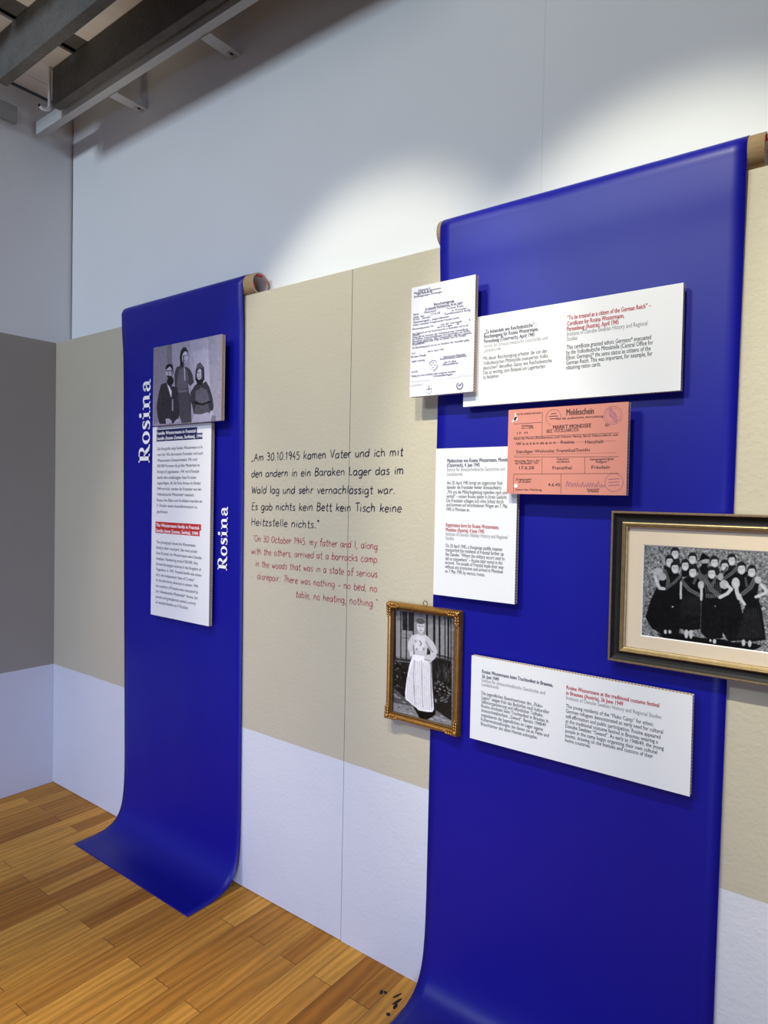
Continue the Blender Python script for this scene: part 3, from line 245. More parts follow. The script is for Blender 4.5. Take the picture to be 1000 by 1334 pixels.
GRP=[('p',0.12,[(0.261,0.204),(0.286,0.125),(0.366,0.119),(0.395,0.208)]),('e',0.12,0.324,0.054,0.045,0.057),('e',0.72,0.325,0.077,0.036,0.051),('p',0.12,[(0.284,0.057),(0.296,0.011),(0.347,0.005),(0.367,0.054),(0.342,0.036),(0.305,0.041)]),('l',0.46,0.007,[(0.303,0.067),(0.316,0.066)]),('l',0.46,0.007,[(0.332,0.065),(0.346,0.064)]),('l',0.84,0.007,[(0.313,0.1),(0.337,0.099)]),('l',0.6,0.005,[(0.324,0.071),(0.323,0.087)]),('p',0.12,[(0.439,0.246),(0.463,0.169),(0.541,0.163),(0.569,0.25)]),('e',0.12,0.501,0.099,0.044,0.056),('e',0.72,0.501,0.121,0.035,0.05),('p',0.12,[(0.461,0.101),(0.473,0.056),(0.523,0.05),(0.542,0.099),(0.518,0.081),(0.482,0.086)]),('l',0.46,0.007,[(0.48,0.111),(0.493,0.11)]),('l',0.46,0.006,[(0.509,0.109),(0.522,0.108)]),('l',0.84,0.006,[(0.49,0.144),(0.513,0.142)]),('l',0.6,0.005,[(0.501,0.115),(0.5,0.131)]),('p',0.12,[(0.655,0.263),(0.678,0.187),(0.753,0.181),(0.781,0.266)]),('e',0.12,0.714,0.118,0.042,0.055),('e',0.72,0.715,0.14,0.034,0.049),('p',0.12,[(0.677,0.121),(0.688,0.076),(0.735,0.07),(0.754,0.118),(0.731,0.1),(0.696,0.106)]),('l',0.46,0.006,[(0.694,0.13),(0.707,0.129)]),('l',0.46,0.006,[(0.722,0.128),(0.734,0.127)]),('l',0.84,0.006,[(0.704,0.163),(0.727,0.161)]),('l',0.6,0.005,[(0.715,0.134),(0.714,0.15)]),('p',0.12,[(0.82,0.229),(0.843,0.153),(0.916,0.148),(0.942,0.232)]),('e',0.12,0.878,0.086,0.041,0.054),('e',0.72,0.878,0.107,0.033,0.049),('p',0.12,[(0.841,0.088),(0.852,0.044),(0.898,0.038),(0.916,0.086),(0.894,0.068),(0.86,0.073)]),('l',0.46,0.006,[(0.858,0.098),(0.871,0.097)]),('l',0.46,0.006,[(0.885,0.096),(0.897,0.095)]),('l',0.84,0.006,[(0.868,0.13),(0.89,0.128)]),('l',0.6,0.005,[(0.878,0.102),(0.877,0.117)]),('p',0.3,[(0.551,0.3),(0.575,0.207),(0.676,0.199),(0.729,0.284),(0.73,0.325),(0.565,0.34)]),('e',0.6,0.626,0.124,0.033,0.047),('p',0.05,[(0.547,0.14),(0.578,0.103),(0.586,0.061),(0.608,0.043),(0.634,0.064),(0.667,0.083),(0.674,0.107),(0.623,0.107)]),('l',0.1,0.018,[(0.605,0.163),(0.65,0.16)]),('e',0.07,0.62,0.218,0.041,0.055),('p',0.065,[(0.217,0.2),(0.313,0.25),(0.402,0.313),(0.395,0.554),(0.392,0.944),(0.225,0.972),(0.098,0.905),(0.033,0.8),(0.083,0.602),(0.142,0.459),(0.174,0.376),(0.206,0.301)]),('e',0.12,0.27,0.143,0.046,0.057),('e',0.72,0.271,0.166,0.036,0.051),('p',0.12,[(0.229,0.146),(0.242,0.1),(0.293,0.093),(0.313,0.143),(0.288,0.125),(0.251,0.13)]),('l',0.46,0.007,[(0.249,0.156),(0.262,0.155)]),('l',0.46,0.007,[(0.278,0.154),(0.292,0.153)]),('l',0.84,0.007,[(0.259,0.19),(0.283,0.188)]),('l',0.6,0.005,[(0.27,0.16),(0.269,0.176)]),('p',0.065,[(0.399,0.236),(0.471,0.223),(0.474,0.307),(0.395,0.314)]),('e',0.12,0.431,0.174,0.044,0.056),('e',0.72,0.431,0.196,0.035,0.051),('p',0.12,[(0.391,0.177),(0.403,0.131),(0.453,0.124),(0.473,0.174),(0.449,0.156),(0.412,0.161)]),('l',0.46,0.007,[(0.41,0.187),(0.423,0.186)]),('l',0.46,0.007,[(0.439,0.185),(0.452,0.184)]),('l',0.84,0.007,[(0.42,0.22),(0.444,0.218)]),('l',0.6,0.005,[(0.431,0.191),(0.43,0.206)]),('p',0.065,[(0.753,0.255),(0.801,0.21),(0.875,0.197),(0.973,0.263),(0.956,0.507),(1.062,0.897),(0.871,0.945),(0.794,0.826),(0.783,0.444)]),('e',0.12,0.814,0.151,0.042,0.054),('e',0.72,0.815,0.173,0.033,0.049),('p',0.12,[(0.777,0.154),(0.789,0.11),(0.835,0.104),(0.854,0.151),(0.831,0.134),(0.797,0.139)]),('l',0.46,0.006,[(0.795,0.164),(0.807,0.163)]),('l',0.46,0.006,[(0.822,0.162),(0.834,0.161)]),('l',0.84,0.006,[(0.805,0.196),(0.827,0.194)]),('l',0.6,0.005,[(0.815,0.168),(0.814,0.183)]),('p',0.065,[(0.925,0.254),(0.948,0.218),(1.031,0.204),(1.021,0.285),(0.978,0.424),(0.956,0.493),(0.916,0.376)]),('e',0.12,0.97,0.165,0.044,0.058),('e',0.72,0.971,0.188,0.035,0.052),('p',0.12,[(0.931,0.168),(0.943,0.121),(0.992,0.114),(1.012,0.165),(0.988,0.146),(0.952,0.152)]),('l',0.46,0.006,[(0.95,0.178),(0.963,0.177)]),('l',0.46,0.006,[(0.978,0.176),(0.991,0.175)]),('l',0.84,0.006,[(0.96,0.212),(0.983,0.21)]),('l',0.6,0.005,[(0.971,0.182),(0.97,0.198)]),('p',0.065,[(0.461,0.308),(0.403,0.348),(0.392,0.455),(0.395,0.554),(0.381,0.867),(0.464,0.892),(0.599,0.852),(0.596,0.504),(0.608,0.392),(0.571,0.326),(0.545,0.293)]),('s',0.13,[(0.4,0.511),(0.583,0.506),(0.595,0.713),(0.387,0.739)],24,0.08),('p',0.065,[(0.654,0.305),(0.612,0.385),(0.603,0.545),(0.603,0.879),(0.672,0.95),(0.815,0.919),(0.81,0.509),(0.818,0.358),(0.729,0.291)]),('p',0.065,[(1.015,0.253),(0.975,0.317),(0.966,0.452),(1.017,0.554),(0.924,0.889),(1.051,0.925),(1.208,0.878),(1.165,0.59),(1.12,0.436),(1.133,0.289),(1.097,0.239)]),('s',0.14,[(1.018,0.581),(1.135,0.567),(1.19,0.865),(0.943,0.9)],30,0.09),('l',0.34,0.035,[(0.226,0.264),(0.263,0.368),(0.257,0.426)]),('l',0.16,0.005,[(0.226,0.264),(0.263,0.368),(0.257,0.426)]),('l',0.34,0.029,[(0.382,0.315),(0.317,0.392),(0.231,0.464)]),('l',0.16,0.005,[(0.382,0.315),(0.317,0.392),(0.231,0.464)]),('l',0.34,0.039,[(0.403,0.362),(0.478,0.447),(0.576,0.493)]),('l',0.16,0.005,[(0.403,0.362),(0.478,0.447),(0.576,0.493)]),('l',0.34,0.026,[(0.545,0.3),(0.521,0.372)]),('l',0.16,0.005,[(0.545,0.3),(0.521,0.372)]),('l',0.34,0.043,[(0.642,0.333),(0.695,0.425),(0.784,0.485)]),('l',0.16,0.005,[(0.642,0.333),(0.695,0.425),(0.784,0.485)]),('l',0.34,0.027,[(0.729,0.298),(0.7,0.383)]),('l',0.16,0.005,[(0.729,0.298),(0.7,0.383)]),('l',0.34,0.032,[(0.804,0.305),(0.888,0.23),(0.923,0.186)]),('l',0.16,0.005,[(0.804,0.305),(0.888,0.23),(0.923,0.186)]),('l',0.34,0.04,[(1.098,0.265),(1.059,0.362),(0.99,0.436)]),('l',0.16,0.005,[(1.098,0.265),(1.059,0.362),(0.99,0.436)]),('l',0.34,0.021,[(1.009,0.273),(1.023,0.352)]),('l',0.16,0.005,[(1.009,0.273),(1.023,0.352)]),('l',0.34,0.02,[(0.837,0.18),(0.779,0.28)]),('l',0.16,0.005,[(0.837,0.18),(0.779,0.28)]),('l',0.55,0.006,[(0.646,0.472),(0.65,0.515)]),('l',0.55,0.006,[(0.664,0.472),(0.667,0.514)]),('l',0.55,0.006,[(0.681,0.472),(0.685,0.512)]),('l',0.55,0.006,[(0.699,0.473),(0.702,0.51)]),('l',0.55,0.006,[(0.717,0.473),(0.72,0.508)]),('l',0.55,0.006,[(0.734,0.474),(0.737,0.506)]),('l',0.55,0.006,[(0.752,0.474),(0.755,0.504)]),('l',0.55,0.006,[(0.769,0.475),(0.772,0.502)]),('l',0.4,0.006,[(0.63,0.348),(0.643,0.458)]),('l',0.4,0.006,[(0.65,0.347),(0.663,0.456)]),('l',0.4,0.006,[(0.67,0.345),(0.683,0.454)]),('l',0.4,0.006,[(0.69,0.343),(0.703,0.452)]),('l',0.4,0.006,[(0.71,0.341),(0.723,0.45)]),('l',0.4,0.006,[(0.73,0.339),(0.743,0.448)]),('l',0.4,0.006,[(0.75,0.337),(0.763,0.446)]),('l',0.4,0.006,[(0.77,0.335),(0.783,0.444)]),('e',0.12,0.328,0.209,0.047,0.059),('e',0.72,0.329,0.233,0.037,0.053),('p',0.12,[(0.286,0.213),(0.299,0.164),(0.352,0.157),(0.373,0.209),(0.347,0.19),(0.308,0.196)]),('l',0.46,0.007,[(0.306,0.223),(0.32,0.222)]),('l',0.46,0.007,[(0.337,0.221),(0.351,0.219)]),('l',0.84,0.007,[(0.317,0.258),(0.342,0.256)]),('l',0.6,0.006,[(0.329,0.227),(0.328,0.243)]),('e',0.12,0.507,0.237,0.046,0.058),('e',0.72,0.508,0.261,0.036,0.052),('p',0.12,[(0.466,0.241),(0.479,0.193),(0.53,0.186),(0.55,0.237),(0.525,0.218),(0.488,0.224)]),('l',0.46,0.007,[(0.486,0.251),(0.499,0.25)]),('l',0.46,0.007,[(0.515,0.248),(0.529,0.247)]),('l',0.84,0.007,[(0.496,0.285),(0.52,0.283)]),('l',0.6,0.005,[(0.507,0.255),(0.507,0.271)]),('e',0.12,0.692,0.236,0.044,0.057),('e',0.72,0.693,0.259,0.035,0.051),('p',0.12,[(0.653,0.239),(0.665,0.192),(0.714,0.185),(0.734,0.235),(0.71,0.217),(0.674,0.223)]),('l',0.46,0.007,[(0.672,0.249),(0.685,0.248)]),('l',0.46,0.007,[(0.7,0.247),(0.713,0.246)]),('l',0.84,0.007,[(0.682,0.283),(0.705,0.281)]),('l',0.6,0.005,[(0.693,0.253),(0.692,0.269)]),('e',0.12,1.064,0.188,0.041,0.055),('e',0.72,1.064,0.21,0.033,0.05),('p',0.12,[(1.027,0.191),(1.038,0.145),(1.084,0.139),(1.103,0.187),(1.08,0.17),(1.046,0.175)]),('l',0.46,0.006,[(1.044,0.2),(1.057,0.199)]),('l',0.46,0.006,[(1.071,0.198),(1.084,0.197)]),('l',0.84,0.006,[(1.054,0.233),(1.076,0.231)]),('l',0.6,0.005,[(1.064,0.204),(1.063,0.22)]),('e',0.66,0.151,0.28,0.055,0.04),('e',0.62,0.2,0.331,0.041,0.043),('l',0.72,0.036,[(0.125,0.337),(0.155,0.421),(0.176,0.459),(0.217,0.461)]),('l',0.7,0.022,[(0.394,0.377),(0.394,0.455),(0.395,0.547)]),('e',0.66,0.592,0.387,0.031,0.044),('l',0.74,0.025,[(0.595,0.393),(0.6,0.476),(0.599,0.539)]),('e',0.66,0.815,0.359,0.044,0.046),('l',0.74,0.034,[(0.842,0.363),(0.883,0.4),(0.845,0.451),(0.778,0.496)]),('e',0.7,0.921,0.335,0.038,0.059),('l',0.72,0.038,[(0.921,0.348),(0.936,0.428),(0.955,0.487)]),('l',0.72,0.029,[(0.96,0.453),(0.98,0.504),(1.007,0.542)]),('e',0.68,1.122,0.283,0.03,0.037),('l',0.74,0.03,[(1.152,0.327),(1.2,0.381),(1.195,0.408),(1.109,0.457)]),('e',0.6,0.779,0.28,0.025,0.041),('l',0.62,0.022,[(0.068,0.299),(0.123,0.265)]),('p',0.05,[(0.156,0.977),(0.399,0.929),(0.621,0.947),(0.821,0.931),(0.896,0.948),(1.11,0.93),(1.181,0.946),(1.077,1.015),(0.648,1.026),(0.28,1.01)]),('e',0.72,0.248,0.931,0.016,0.024),('e',0.72,0.294,0.925,0.016,0.021),('e',0.72,0.462,0.924,0.02,0.048),('e',0.72,0.508,0.921,0.019,0.048),('e',0.72,0.7,0.96,0.011,0.017),('e',0.72,0.739,0.964,0.017,0.025),('e',0.72,1.01,0.938,0.017,0.034),('e',0.72,1.066,0.939,0.016,0.035),('e',0.6,0.315,0.648,0.011,0.01),('e',0.6,0.735,0.594,0.007,0.008)]

# ------------------------------------------------------------------ floor material: strip parquet running towards the wall
def floor_mat():
    t = NT('oak_strip_parquet'); p, xyz = t.pos()
    w, L = .0795, .67
    a = t.math('DIVIDE', t.math('SUBTRACT', xyz[0], 1.661-w*40), w)
    row = t.math('FLOOR', a); fx = t.math('FRACT', a)
    par = t.math('MODULO', row, 2.0)
    b = t.math('DIVIDE', t.math('ADD', t.math('ADD', xyz[1], .187), t.math('MULTIPLY', par, L/2)), L)
    seg = t.math('FLOOR', b); fy = t.math('FRACT', b)
    cmb = t.n('ShaderNodeCombineXYZ'); t.l(row, cmb.inputs[0]); t.l(seg, cmb.inputs[1])
    wn = t.n('ShaderNodeTexWhiteNoise', noise_dimensions='2D'); t.l(cmb.outputs[0], wn.inputs['Vector'])
    off = t.n('ShaderNodeVectorMath', operation='SCALE'); t.l(wn.outputs['Color'], off.inputs[0]); off.inputs['Scale'].default_value = 9.0
    add = t.n('ShaderNodeVectorMath', operation='ADD'); t.l(p, add.inputs[0]); t.l(off.outputs[0], add.inputs[1])
    v = t.scale(add.outputs[0], (14, 1.1, 1))
    g1 = t.noise(v, 2.2, 4, .6)
    wv = t.n('ShaderNodeTexWave', wave_type='BANDS', bands_direction='X'); wv.inputs['Scale'].default_value = 1.1
    wv.inputs['Distortion'].default_value = 14; wv.inputs['Detail'].default_value = 2.0; wv.inputs['Detail Scale'].default_value = .55
    t.l(t.scale(add.outputs[0], (9, 1.6, 1)), wv.inputs['Vector'])
    fine = t.noise(t.scale(add.outputs[0], (160, 7, 1)), 3, 3, .6)
    base = t.mix(wn.outputs['Value'], (.41, .150, .019), (.76, .36, .062))
    gr = t.math('ADD', t.math('MULTIPLY', g1, .55), t.math('ADD', t.math('MULTIPLY', wv.outputs['Fac'], .18), t.math('MULTIPLY', fine, .42)))
    ramp = t.n('ShaderNodeMapRange'); t.l(gr, ramp.inputs[0]); ramp.inputs[1].default_value = .30; ramp.inputs[2].default_value = .86
    ramp.inputs[3].default_value = .55; ramp.inputs[4].default_value = 1.3
    vm = t.n('ShaderNodeVectorMath', operation='SCALE'); t.l(base, vm.inputs[0]); t.l(ramp.outputs[0], vm.inputs['Scale'])
    gx = t.math('MAXIMUM', t.math('LESS_THAN', fx, .012), t.math('GREATER_THAN', fx, .988))
    gy = t.math('MAXIMUM', t.math('LESS_THAN', fy, .0018), t.math('GREATER_THAN', fy, .9982))
    gap = t.math('MAXIMUM', gx, gy)
    t.col(t.mix(t.math('MULTIPLY', gap, .75), vm.outputs[0], (.035, .016, .006)))
    t.set(Roughness=.5); t.b.inputs['Specular IOR Level'].default_value = .18
    t.bump(t.math('SUBTRACT', t.math('MULTIPLY', fine, .3), gap), .25, .001)
    return t.m
M_FLOOR = floor_mat()
M_DARK = plain('dark_gap', (.012, .011, .010), .9)

# ------------------------------------------------------------------ structure
MB().box(-.1, 6.0, -4.6, .3, -.1, 0).build('floor', M_FLOOR, structure=True)
MB().box(-.14, 0, -4.6, .3, 0, 3.66).build('wall_left', M_LEFT, structure=True)
SX = 2.7625
MB().box(.011, SX-.00025, TH, .26, 0, 3.85).build('wall_back', M_UP, structure=True)
MB().box(.0005, .0108, TH+.003, .2, 0, 3.8).build('corner_gap_shade', M_DARK, structure=True)  # near-black strip, colour standing in for shade inside the open corner gap
MB().box(SX+.00025, 6.0, TH, .26, 0, 3.85).build('wall_back.001', M_UP, structure=True)
PX = 2.0953
MB().box(.001, PX-.0011, 0, TH-.001, .003, ZT).build('wall_centre', M_PANEL, structure=True)
MB().box(PX+.0011, 6.0, 0, TH-.001, .001, ZT).build('wall_right', M_PANEL, structure=True)
M_CEIL = NT('pale_ceiling_board'); _p, _x = M_CEIL.pos()
M_CEIL.col(M_CEIL.mix(M_CEIL.noise(M_CEIL.scale(_p, (14, 1.0, 1)), 1.4, 3), (.74, .69, .63), (.86, .83, .80))); M_CEIL.set(Roughness=.7)
M_CEIL = M_CEIL.m
ZC = 3.66
MB().box(.15, .488, -.85, .08, ZC, ZC+.012).build('ceiling', M_CEIL, structure=True)
MB().box(.632, 2.6, -.85, .08, ZC, ZC+.012).build('ceiling.001', M_CEIL, structure=True)
MB().box(-.1, 2.7, -.85, .08, ZC+.10, ZC+.15).build('ceiling.002', M_DARK, structure=True)  # near-black sheet, its colour stands in for deep shade in the ceiling gaps
# rounded pale trim between the first ceiling board and the left wall
b = MB(); n = 10
prof = [(.148-.136*math.sin(math.pi/2*i/n), ZC+.010*(1-math.cos(math.pi/2*i/n))) for i in range(n+1)]
v = []; f = []
for x, z in prof: v += [(x, .078, z), (x, -.85, z)]
for i in range(n): f.append((2*i, 2*i+1, 2*i+3, 2*i+2))
b.add(v, f); b.build('trim_1', M_CEIL, smooth=True, structure=True)

# grey felt of the ceiling slot and the baffles
def felt():
    t = NT('grey_felt'); p, _ = t.pos()
    f = t.noise(p, 75, 5, .75); g = t.noise(p, 14, 3)
    t.col(t.mix(t.math('ADD', t.math('MULTIPLY', f, .6), t.math('MULTIPLY', g, .4)), (.035, .034, .032), (.21, .203, .19)))
    t.set(Roughness=1.0); t.b.inputs['Specular IOR Level'].default_value = .1; t.bump(f, .5, .003); return t.m
M_FELT = felt()
o = MB().box(.525, .632, -.85, .07, ZC+.004, ZC+.05).build('felt_strip', M_FELT)
top(o, 'dark grey felt strip set across the gap between two pale ceiling boards', 'acoustic strip')
for lab, y0, y1, z0, x0 in (('grey felt ceiling baffle nearest the white wall, above the pale cable channel', -.182, -.140, 3.472, .305),
                        ('grey felt ceiling baffle further from the white wall, cut by the top left corner', -.448, -.402, 3.45, .335)):
    o = MB().bbox(x0, 2.6, y0, y1, z0, ZC-.002, .003).build('acoustic_baffle', M_FELT)
    top(o, lab, 'baffle', 'grey felt baffles under the ceiling')
M_GREY = plain('painted_grey_metal', (.46, .46, .45), .5, vary=.06)
M_WPLASTIC = plain('white_plastic', (.75, .75, .74), .4)
# cable channel along the wall top, with slotted brackets
ch = thing('cable_channel', (.02, -.10, 3.45), 'pale grey cable channel running along the wall under the felt baffle', 'cable channel')
b = MB(); b.box(.02, 2.7, -.124, -.121, 3.452, 3.517); b.box(.02, 2.7, -.121, -.086, 3.452, 3.455); b.box(.02, 2.7, -.089, -.086, 3.455, 3.517)
b.box(.02, .024, -.121, -.089, 3.455, 3.517)
b.build('channel_body', M_GREY, ch)
for x0 in (.655, 1.335, 2.02):
    x1 = x0+.06; z = 3.449
    b = MB(); b.box(x0, x1, -.0835, .03, z-.003, z); b.box(x0, x1, -.0855, -.0835, z-.003, z+.02); b.box(x0, x0+.021, .03, .075, z-.003, z); b.box(x1-.022, x1, .03, .075, z-.003, z)
    br = b.build('wall_bracket', M_GREY, ch)
    MB().tube([((x0+x1)/2, .05, z+.001), ((x0+x1)/2, .05, z-.004)], .007, 8).build('bolt', M_DARK, br)
b = MB(); b.bbox(.0, .032, -1.6, -.222, 3.463, 3.545, .003)
top(b.build('cable_trunking', plain('trunking_grey', (.30, .29, .28), .6)), 'short grey trunking fixed to the left wall near the ceiling', 'trunking')
# white hook at the baffle end
hk = thing('suspension_hook', (.302, -.192, 3.45), 'white hook hanging beside the end of the nearer-wall felt baffle', 'hook')
b = MB(); b.bbox(.295, .309, -.199, -.185, 3.475, 3.648, .004)
b.tube(catmull([(.302, -.192, 3.48), (.302, -.193, 3.464), (.298, -.204, 3.452), (.294, -.220, 3.449), (.292, -.232, 3.457)]), .0085, 8)
b.build('hook_arm', M_WPLASTIC, hk, True)
MB().ellipsoid((.302, -.192, 3.650), (.009, .009, .009)).build('hook_knob', M_WPLASTIC, hk, True)
MB().ellipsoid((.291, -.236, 3.460), (.007, .006, .008)).build('hook_tip', M_DARK, hk, True)
# dark scuffs in the floor boards near the blue sheet
b = MB()
for px, py, a, c, ang in ((2.362, -.105, .006, .011, .4), (2.372, -.098, .005, .008, 1), (2.41, -.085, .004, .018, -.3), (2.425, -.105, .005, .022, -.2), (2.432, -.125, .006, .014, .2), (2.434, -.165, .007, .008, 1)):
    b.add([(px+a*math.cos(t)*math.cos(ang)-c*math.sin(t)*math.sin(ang)+random.uniform(-.001, .001), py+a*math.cos(t)*math.sin(ang)+c*math.sin(t)*math.cos(ang), .0006) for t in [2*math.pi*i/9 for i in range(9)]], [tuple(range(9))])
s_ = b.build('scuff_marks', M_DARK, bpy.data.objects['floor'])

# ------------------------------------------------------------------ text helpers
M_INK = plain('black_print', (.022, .022, .024), .6); M_NAVYINK = plain('navy_print', (.012, .014, .055), .6)
M_REDINK = plain('red_print', (.42, .022, .035), .6); M_WINK = plain('white_print', (.85, .85, .86), .6)
M_GREYINK = plain('grey_print', (.16, .16, .17), .6); M_TYPE = plain('typewriter_ink', (.035, .032, .085), .7)
def text_meshes(rows, offset=0.0, shear=0.0):
    """rows = list of strings -> list of (verts Nx2 at size 1, faces, width, xmin)"""
    obs = []
    for s in rows:
        c = bpy.data.curves.new('t', 'FONT'); c.body = s; c.size = 1; c.resolution_u = 2; c.offset = offset; c.fill_mode = 'FRONT'; c.shear = shear
        o = bpy.data.objects.new('t', c); COL.objects.link(o); obs.append(o)
    dg = bpy.context.evaluated_depsgraph_get(); dg.update(); out = []
    for o in obs:
        me = bpy.data.meshes.new_from_object(o.evaluated_get(dg))
        v = np.array([q.co[:2] for q in me.vertices]).reshape(-1, 2); f = [tuple(p.vertices) for p in me.polygons]
        x0, x1 = (v[:, 0].min(), v[:, 0].max()) if len(v) else (0, 1)
        out.append((v, f, x1-x0, x0)); c = o.data
        bpy.data.meshes.remove(me); bpy.data.objects.remove(o); bpy.data.curves.remove(c)
    return out
def block(mb, rows, ref, width, size, y, bold=0.0):
    """paragraph: every row keeps the horizontal scale that fits row `ref` to `width`"""
    T = text_meshes([r[0] for r in rows])
    sx = width/T[ref][2]
    for (v, f, w, x0), (s, X, Z) in zip(T, rows):
        for k, d in enumerate((-bold, 0, bold) if bold else (0,)): mb.add([(X+(a-x0+d)*sx, y-.00008*k, Z+b*size) for a, b in v], f)
def fit_rows(mb, rows, size, y, bold=0.0):
    T = text_meshes([r[0] for r in rows])
    for (v, f, w, x0), (s, X, Z, X1) in zip(T, rows):
        sx = (X1-X)/w
        for k, d in enumerate((-bold, 0, bold) if bold else (0,)): mb.add([(X+(a-x0+d)*sx, y-.00008*k, Z+b*size) for a, b in v], f)

# ------------------------------------------------------------------ boards (honeycomb card with white faces)
def card_core():
    t = NT('honeycomb_card_edge'); p, xyz = t.pos()
    q = t.math('ADD', t.math('ADD', xyz[2], xyz[0]), t.math('MULTIPLY', xyz[1], .3))
    s = t.math('FRACT', t.math('MULTIPLY', q, 1/.0085))
    k = t.math('GREATER_THAN', s, .45); nz = t.noise(p, 300, 2)
    t.col(t.mix(k, t.mix(nz, (.20, .085, .03), (.34, .17, .07)), t.mix(nz, (.60, .47, .30), (.72, .60, .44)))); t.set(Roughness=.9); return t.m
M_CORE = card_core()
M_BOARD = plain('white_board_sheet', (.75, .75, .75), .6, spec=.25)
M_SPACER = plain('wooden_spacer', (.30, .20, .11), .8)
def board(name, label, cat, x0, x1, z0, z1, yf, group=None, th=.015, sheet=M_BOARD, back=-.0138, sheet_name='front_sheet'):
    r = thing(name, ((x0+x1)/2, back, (z0+z1)/2), label, cat, group)
    MB().box(x0+.0004, x1-.0004, yf+.0012, yf+th, z0+.0004, z1-.0004).build('honeycomb_core', M_CORE, r)
    b = MB(); b.box(x0, x1, yf, yf+.0012, z0, z1)
    if sheet: b.build(sheet_name, sheet, r)
    MB().box(x0, x1, yf+th, yf+th+.001, z0, z1).build('back_sheet', M_BOARD, r)
    w, h = x1-x0, z1-z0
    for a in (.3, .7): MB().box(x0+w*(a-.05), x0+w*(a+.05), yf+th+.001, back, z0+h*.25, z0+h*.75).build('spacer', M_SPACER, r)
    return r

# ------------------------------------------------------------------ hanging blue sheets
def blue_mat():
    t = NT('blue_satin_sheet'); p, _ = t.pos()
    t.col((.003, .0035, .24)); t.set(Roughness=.43); t.b.inputs['Specular IOR Level'].default_value = .37
    t.bump(t.noise(p, 3.0, 2), .05, .02); return t.m
M_BLUE = blue_mat()
M_BLUEBACK = plain('sheet_reverse', (.62, .62, .66), .6)
def card_tube():
    t = NT('brown_cardboard'); p, xyz = t.pos()
    n = t.noise(t.scale(p, (30, 200, 200)), 1.5, 4)
    t.col(t.mix(n, (.30, .185, .08), (.50, .35, .19))); t.set(Roughness=.8); return t.m
M_TUBE = card_tube(); M_TUBEIN = plain('grey_card_inside', (.48, .40, .38), .9, vary=.2)
M_TAPE = plain('red_tape', (.62, .045, .03), .5)
TR, TY, TZ = .044, .026, ZT+.0452
def banner(label, x0, x1, tail, xs0, xs1, tube_l, tube_r):
    r = thing('hanging_banner', ((x0+x1)/2, -.01, 0), label, 'banner', 'blue banners hanging from cardboard tubes')
    prof = []
    ra = TR+.0012
    for i in range(22):                                   # over the tube from the back to the front
        a = math.radians(165-i*(165+8)/21.0)              # angle from -Y axis going over the top
        prof.append((TY-ra*math.cos(a), TZ+ra*math.sin(a)))
    prof += catmull([prof[-1], (-.0165, 2.36), (-.0105, 2.25), (-.0085, 2.05), (-.0083, 1.7), (-.0080, 1.2), (-.0080, .7), (-.0080, .42), (-.009, .27), (-.015, .16), (-.028, .088), (-.056, .040), (-.098, .015), (-.15, .004)]+tail, 7)[1:]
    NX = 24; v = []; f = []; n = len(prof)
    for k in range(n):
        y, z = prof[k]
        hang = min(1, max(0, (2.30-z)/.4))*min(1, max(0, (z-.05)/.4))
        for i in range(NX+1):
            t = i/NX
            a = x0+(xs0-x0)*(1-min(1, z/2.4)); bq = x1+(xs1-x1)*(1-min(1, z/2.4))
            yy = y+hang*(.0009*math.sin(3.1*z+5*t*math.pi)-.0009)-hang*.0006*(t**8+(1-t)**8)*(.5+.5*math.sin(2.3*z+1))
            v.append((a+(bq-a)*t, yy, z))
    for k in range(n-1):
        for i in range(NX): f.append((k*(NX+1)+i, (k+1)*(NX+1)+i, (k+1)*(NX+1)+i+1, k*(NX+1)+i+1))
    s = mk('blue_sheet', v, f, M_BLUE, r, True)
    s.data.materials.append(M_BLUEBACK)
    md = s.modifiers.new('thickness', 'SOLIDIFY'); md.thickness = .0009; md.offset = 0.0; md.material_offset = 0
    # tube
    N = 40; v = []; f = []; rad = ((tube_l, TR), (tube_r, TR), (tube_r, TR-.0055), (tube_l, TR-.0055))
    for x, q in rad:
        for i in range(N):
            a = 2*math.pi*i/N; v.append((x, TY+q*math.cos(a), TZ+q*math.sin(a)))
    for k in range(4):
        for i in range(N):
            f.append((k*N+i, k*N+(i+1) % N, ((k+1) % 4)*N+(i+1) % N, ((k+1) % 4)*N+i))
    tb = mk('cardboard_tube', v, f, M_TUBE, r)
    tb.data.materials.append(M_TUBEIN)
    for i, pg in enumerate(tb.data.polygons):
        if i//N in (1, 2): pg.material_index = 1
        pg.use_smooth = i//N in (0, 2)
    for a0, a1, q0, q1 in ((118, 70, TR-.013, TR-.007), (38, 8, TR-.004, TR+.001), (188, 216, TR-.010, TR-.0055)):
        vv = []; ff = []
        for i in range(9):
            a = math.radians(a0+(a1-a0)*i/8); wv = .002*math.sin(i*1.7)
            for q in (q0+wv, q1+wv): vv.append((tube_r+.0012, TY+q*math.cos(a), TZ+q*math.sin(a)))
            for q in (q0+wv, q1+wv): vv.append((tube_r-.012, TY+q*math.cos(a), TZ+q*math.sin(a)))
        for i in range(8):
            k = 4*i
            ff += [(k, k+4, k+5, k+1), (k, k+2, k+6, k+4), (k+1, k+5, k+7, k+3)]
        MB().add(vv, ff).build('red_tape', M_TAPE, tb)
    return r
B1 = banner('blue banner in the corner with Rosina printed twice in white', .668, 1.536, [(-.20, .0022), (-.262, .0020)], .722, 1.560, .664, 1.590)
B2 = banner('wide blue banner on the right behind the caption boards and framed group photo', 2.470, 3.330, [(-.22, .0022), (-.30, .0020), (-.36, .002)], 2.462, 3.312, 2.455, 3.366)

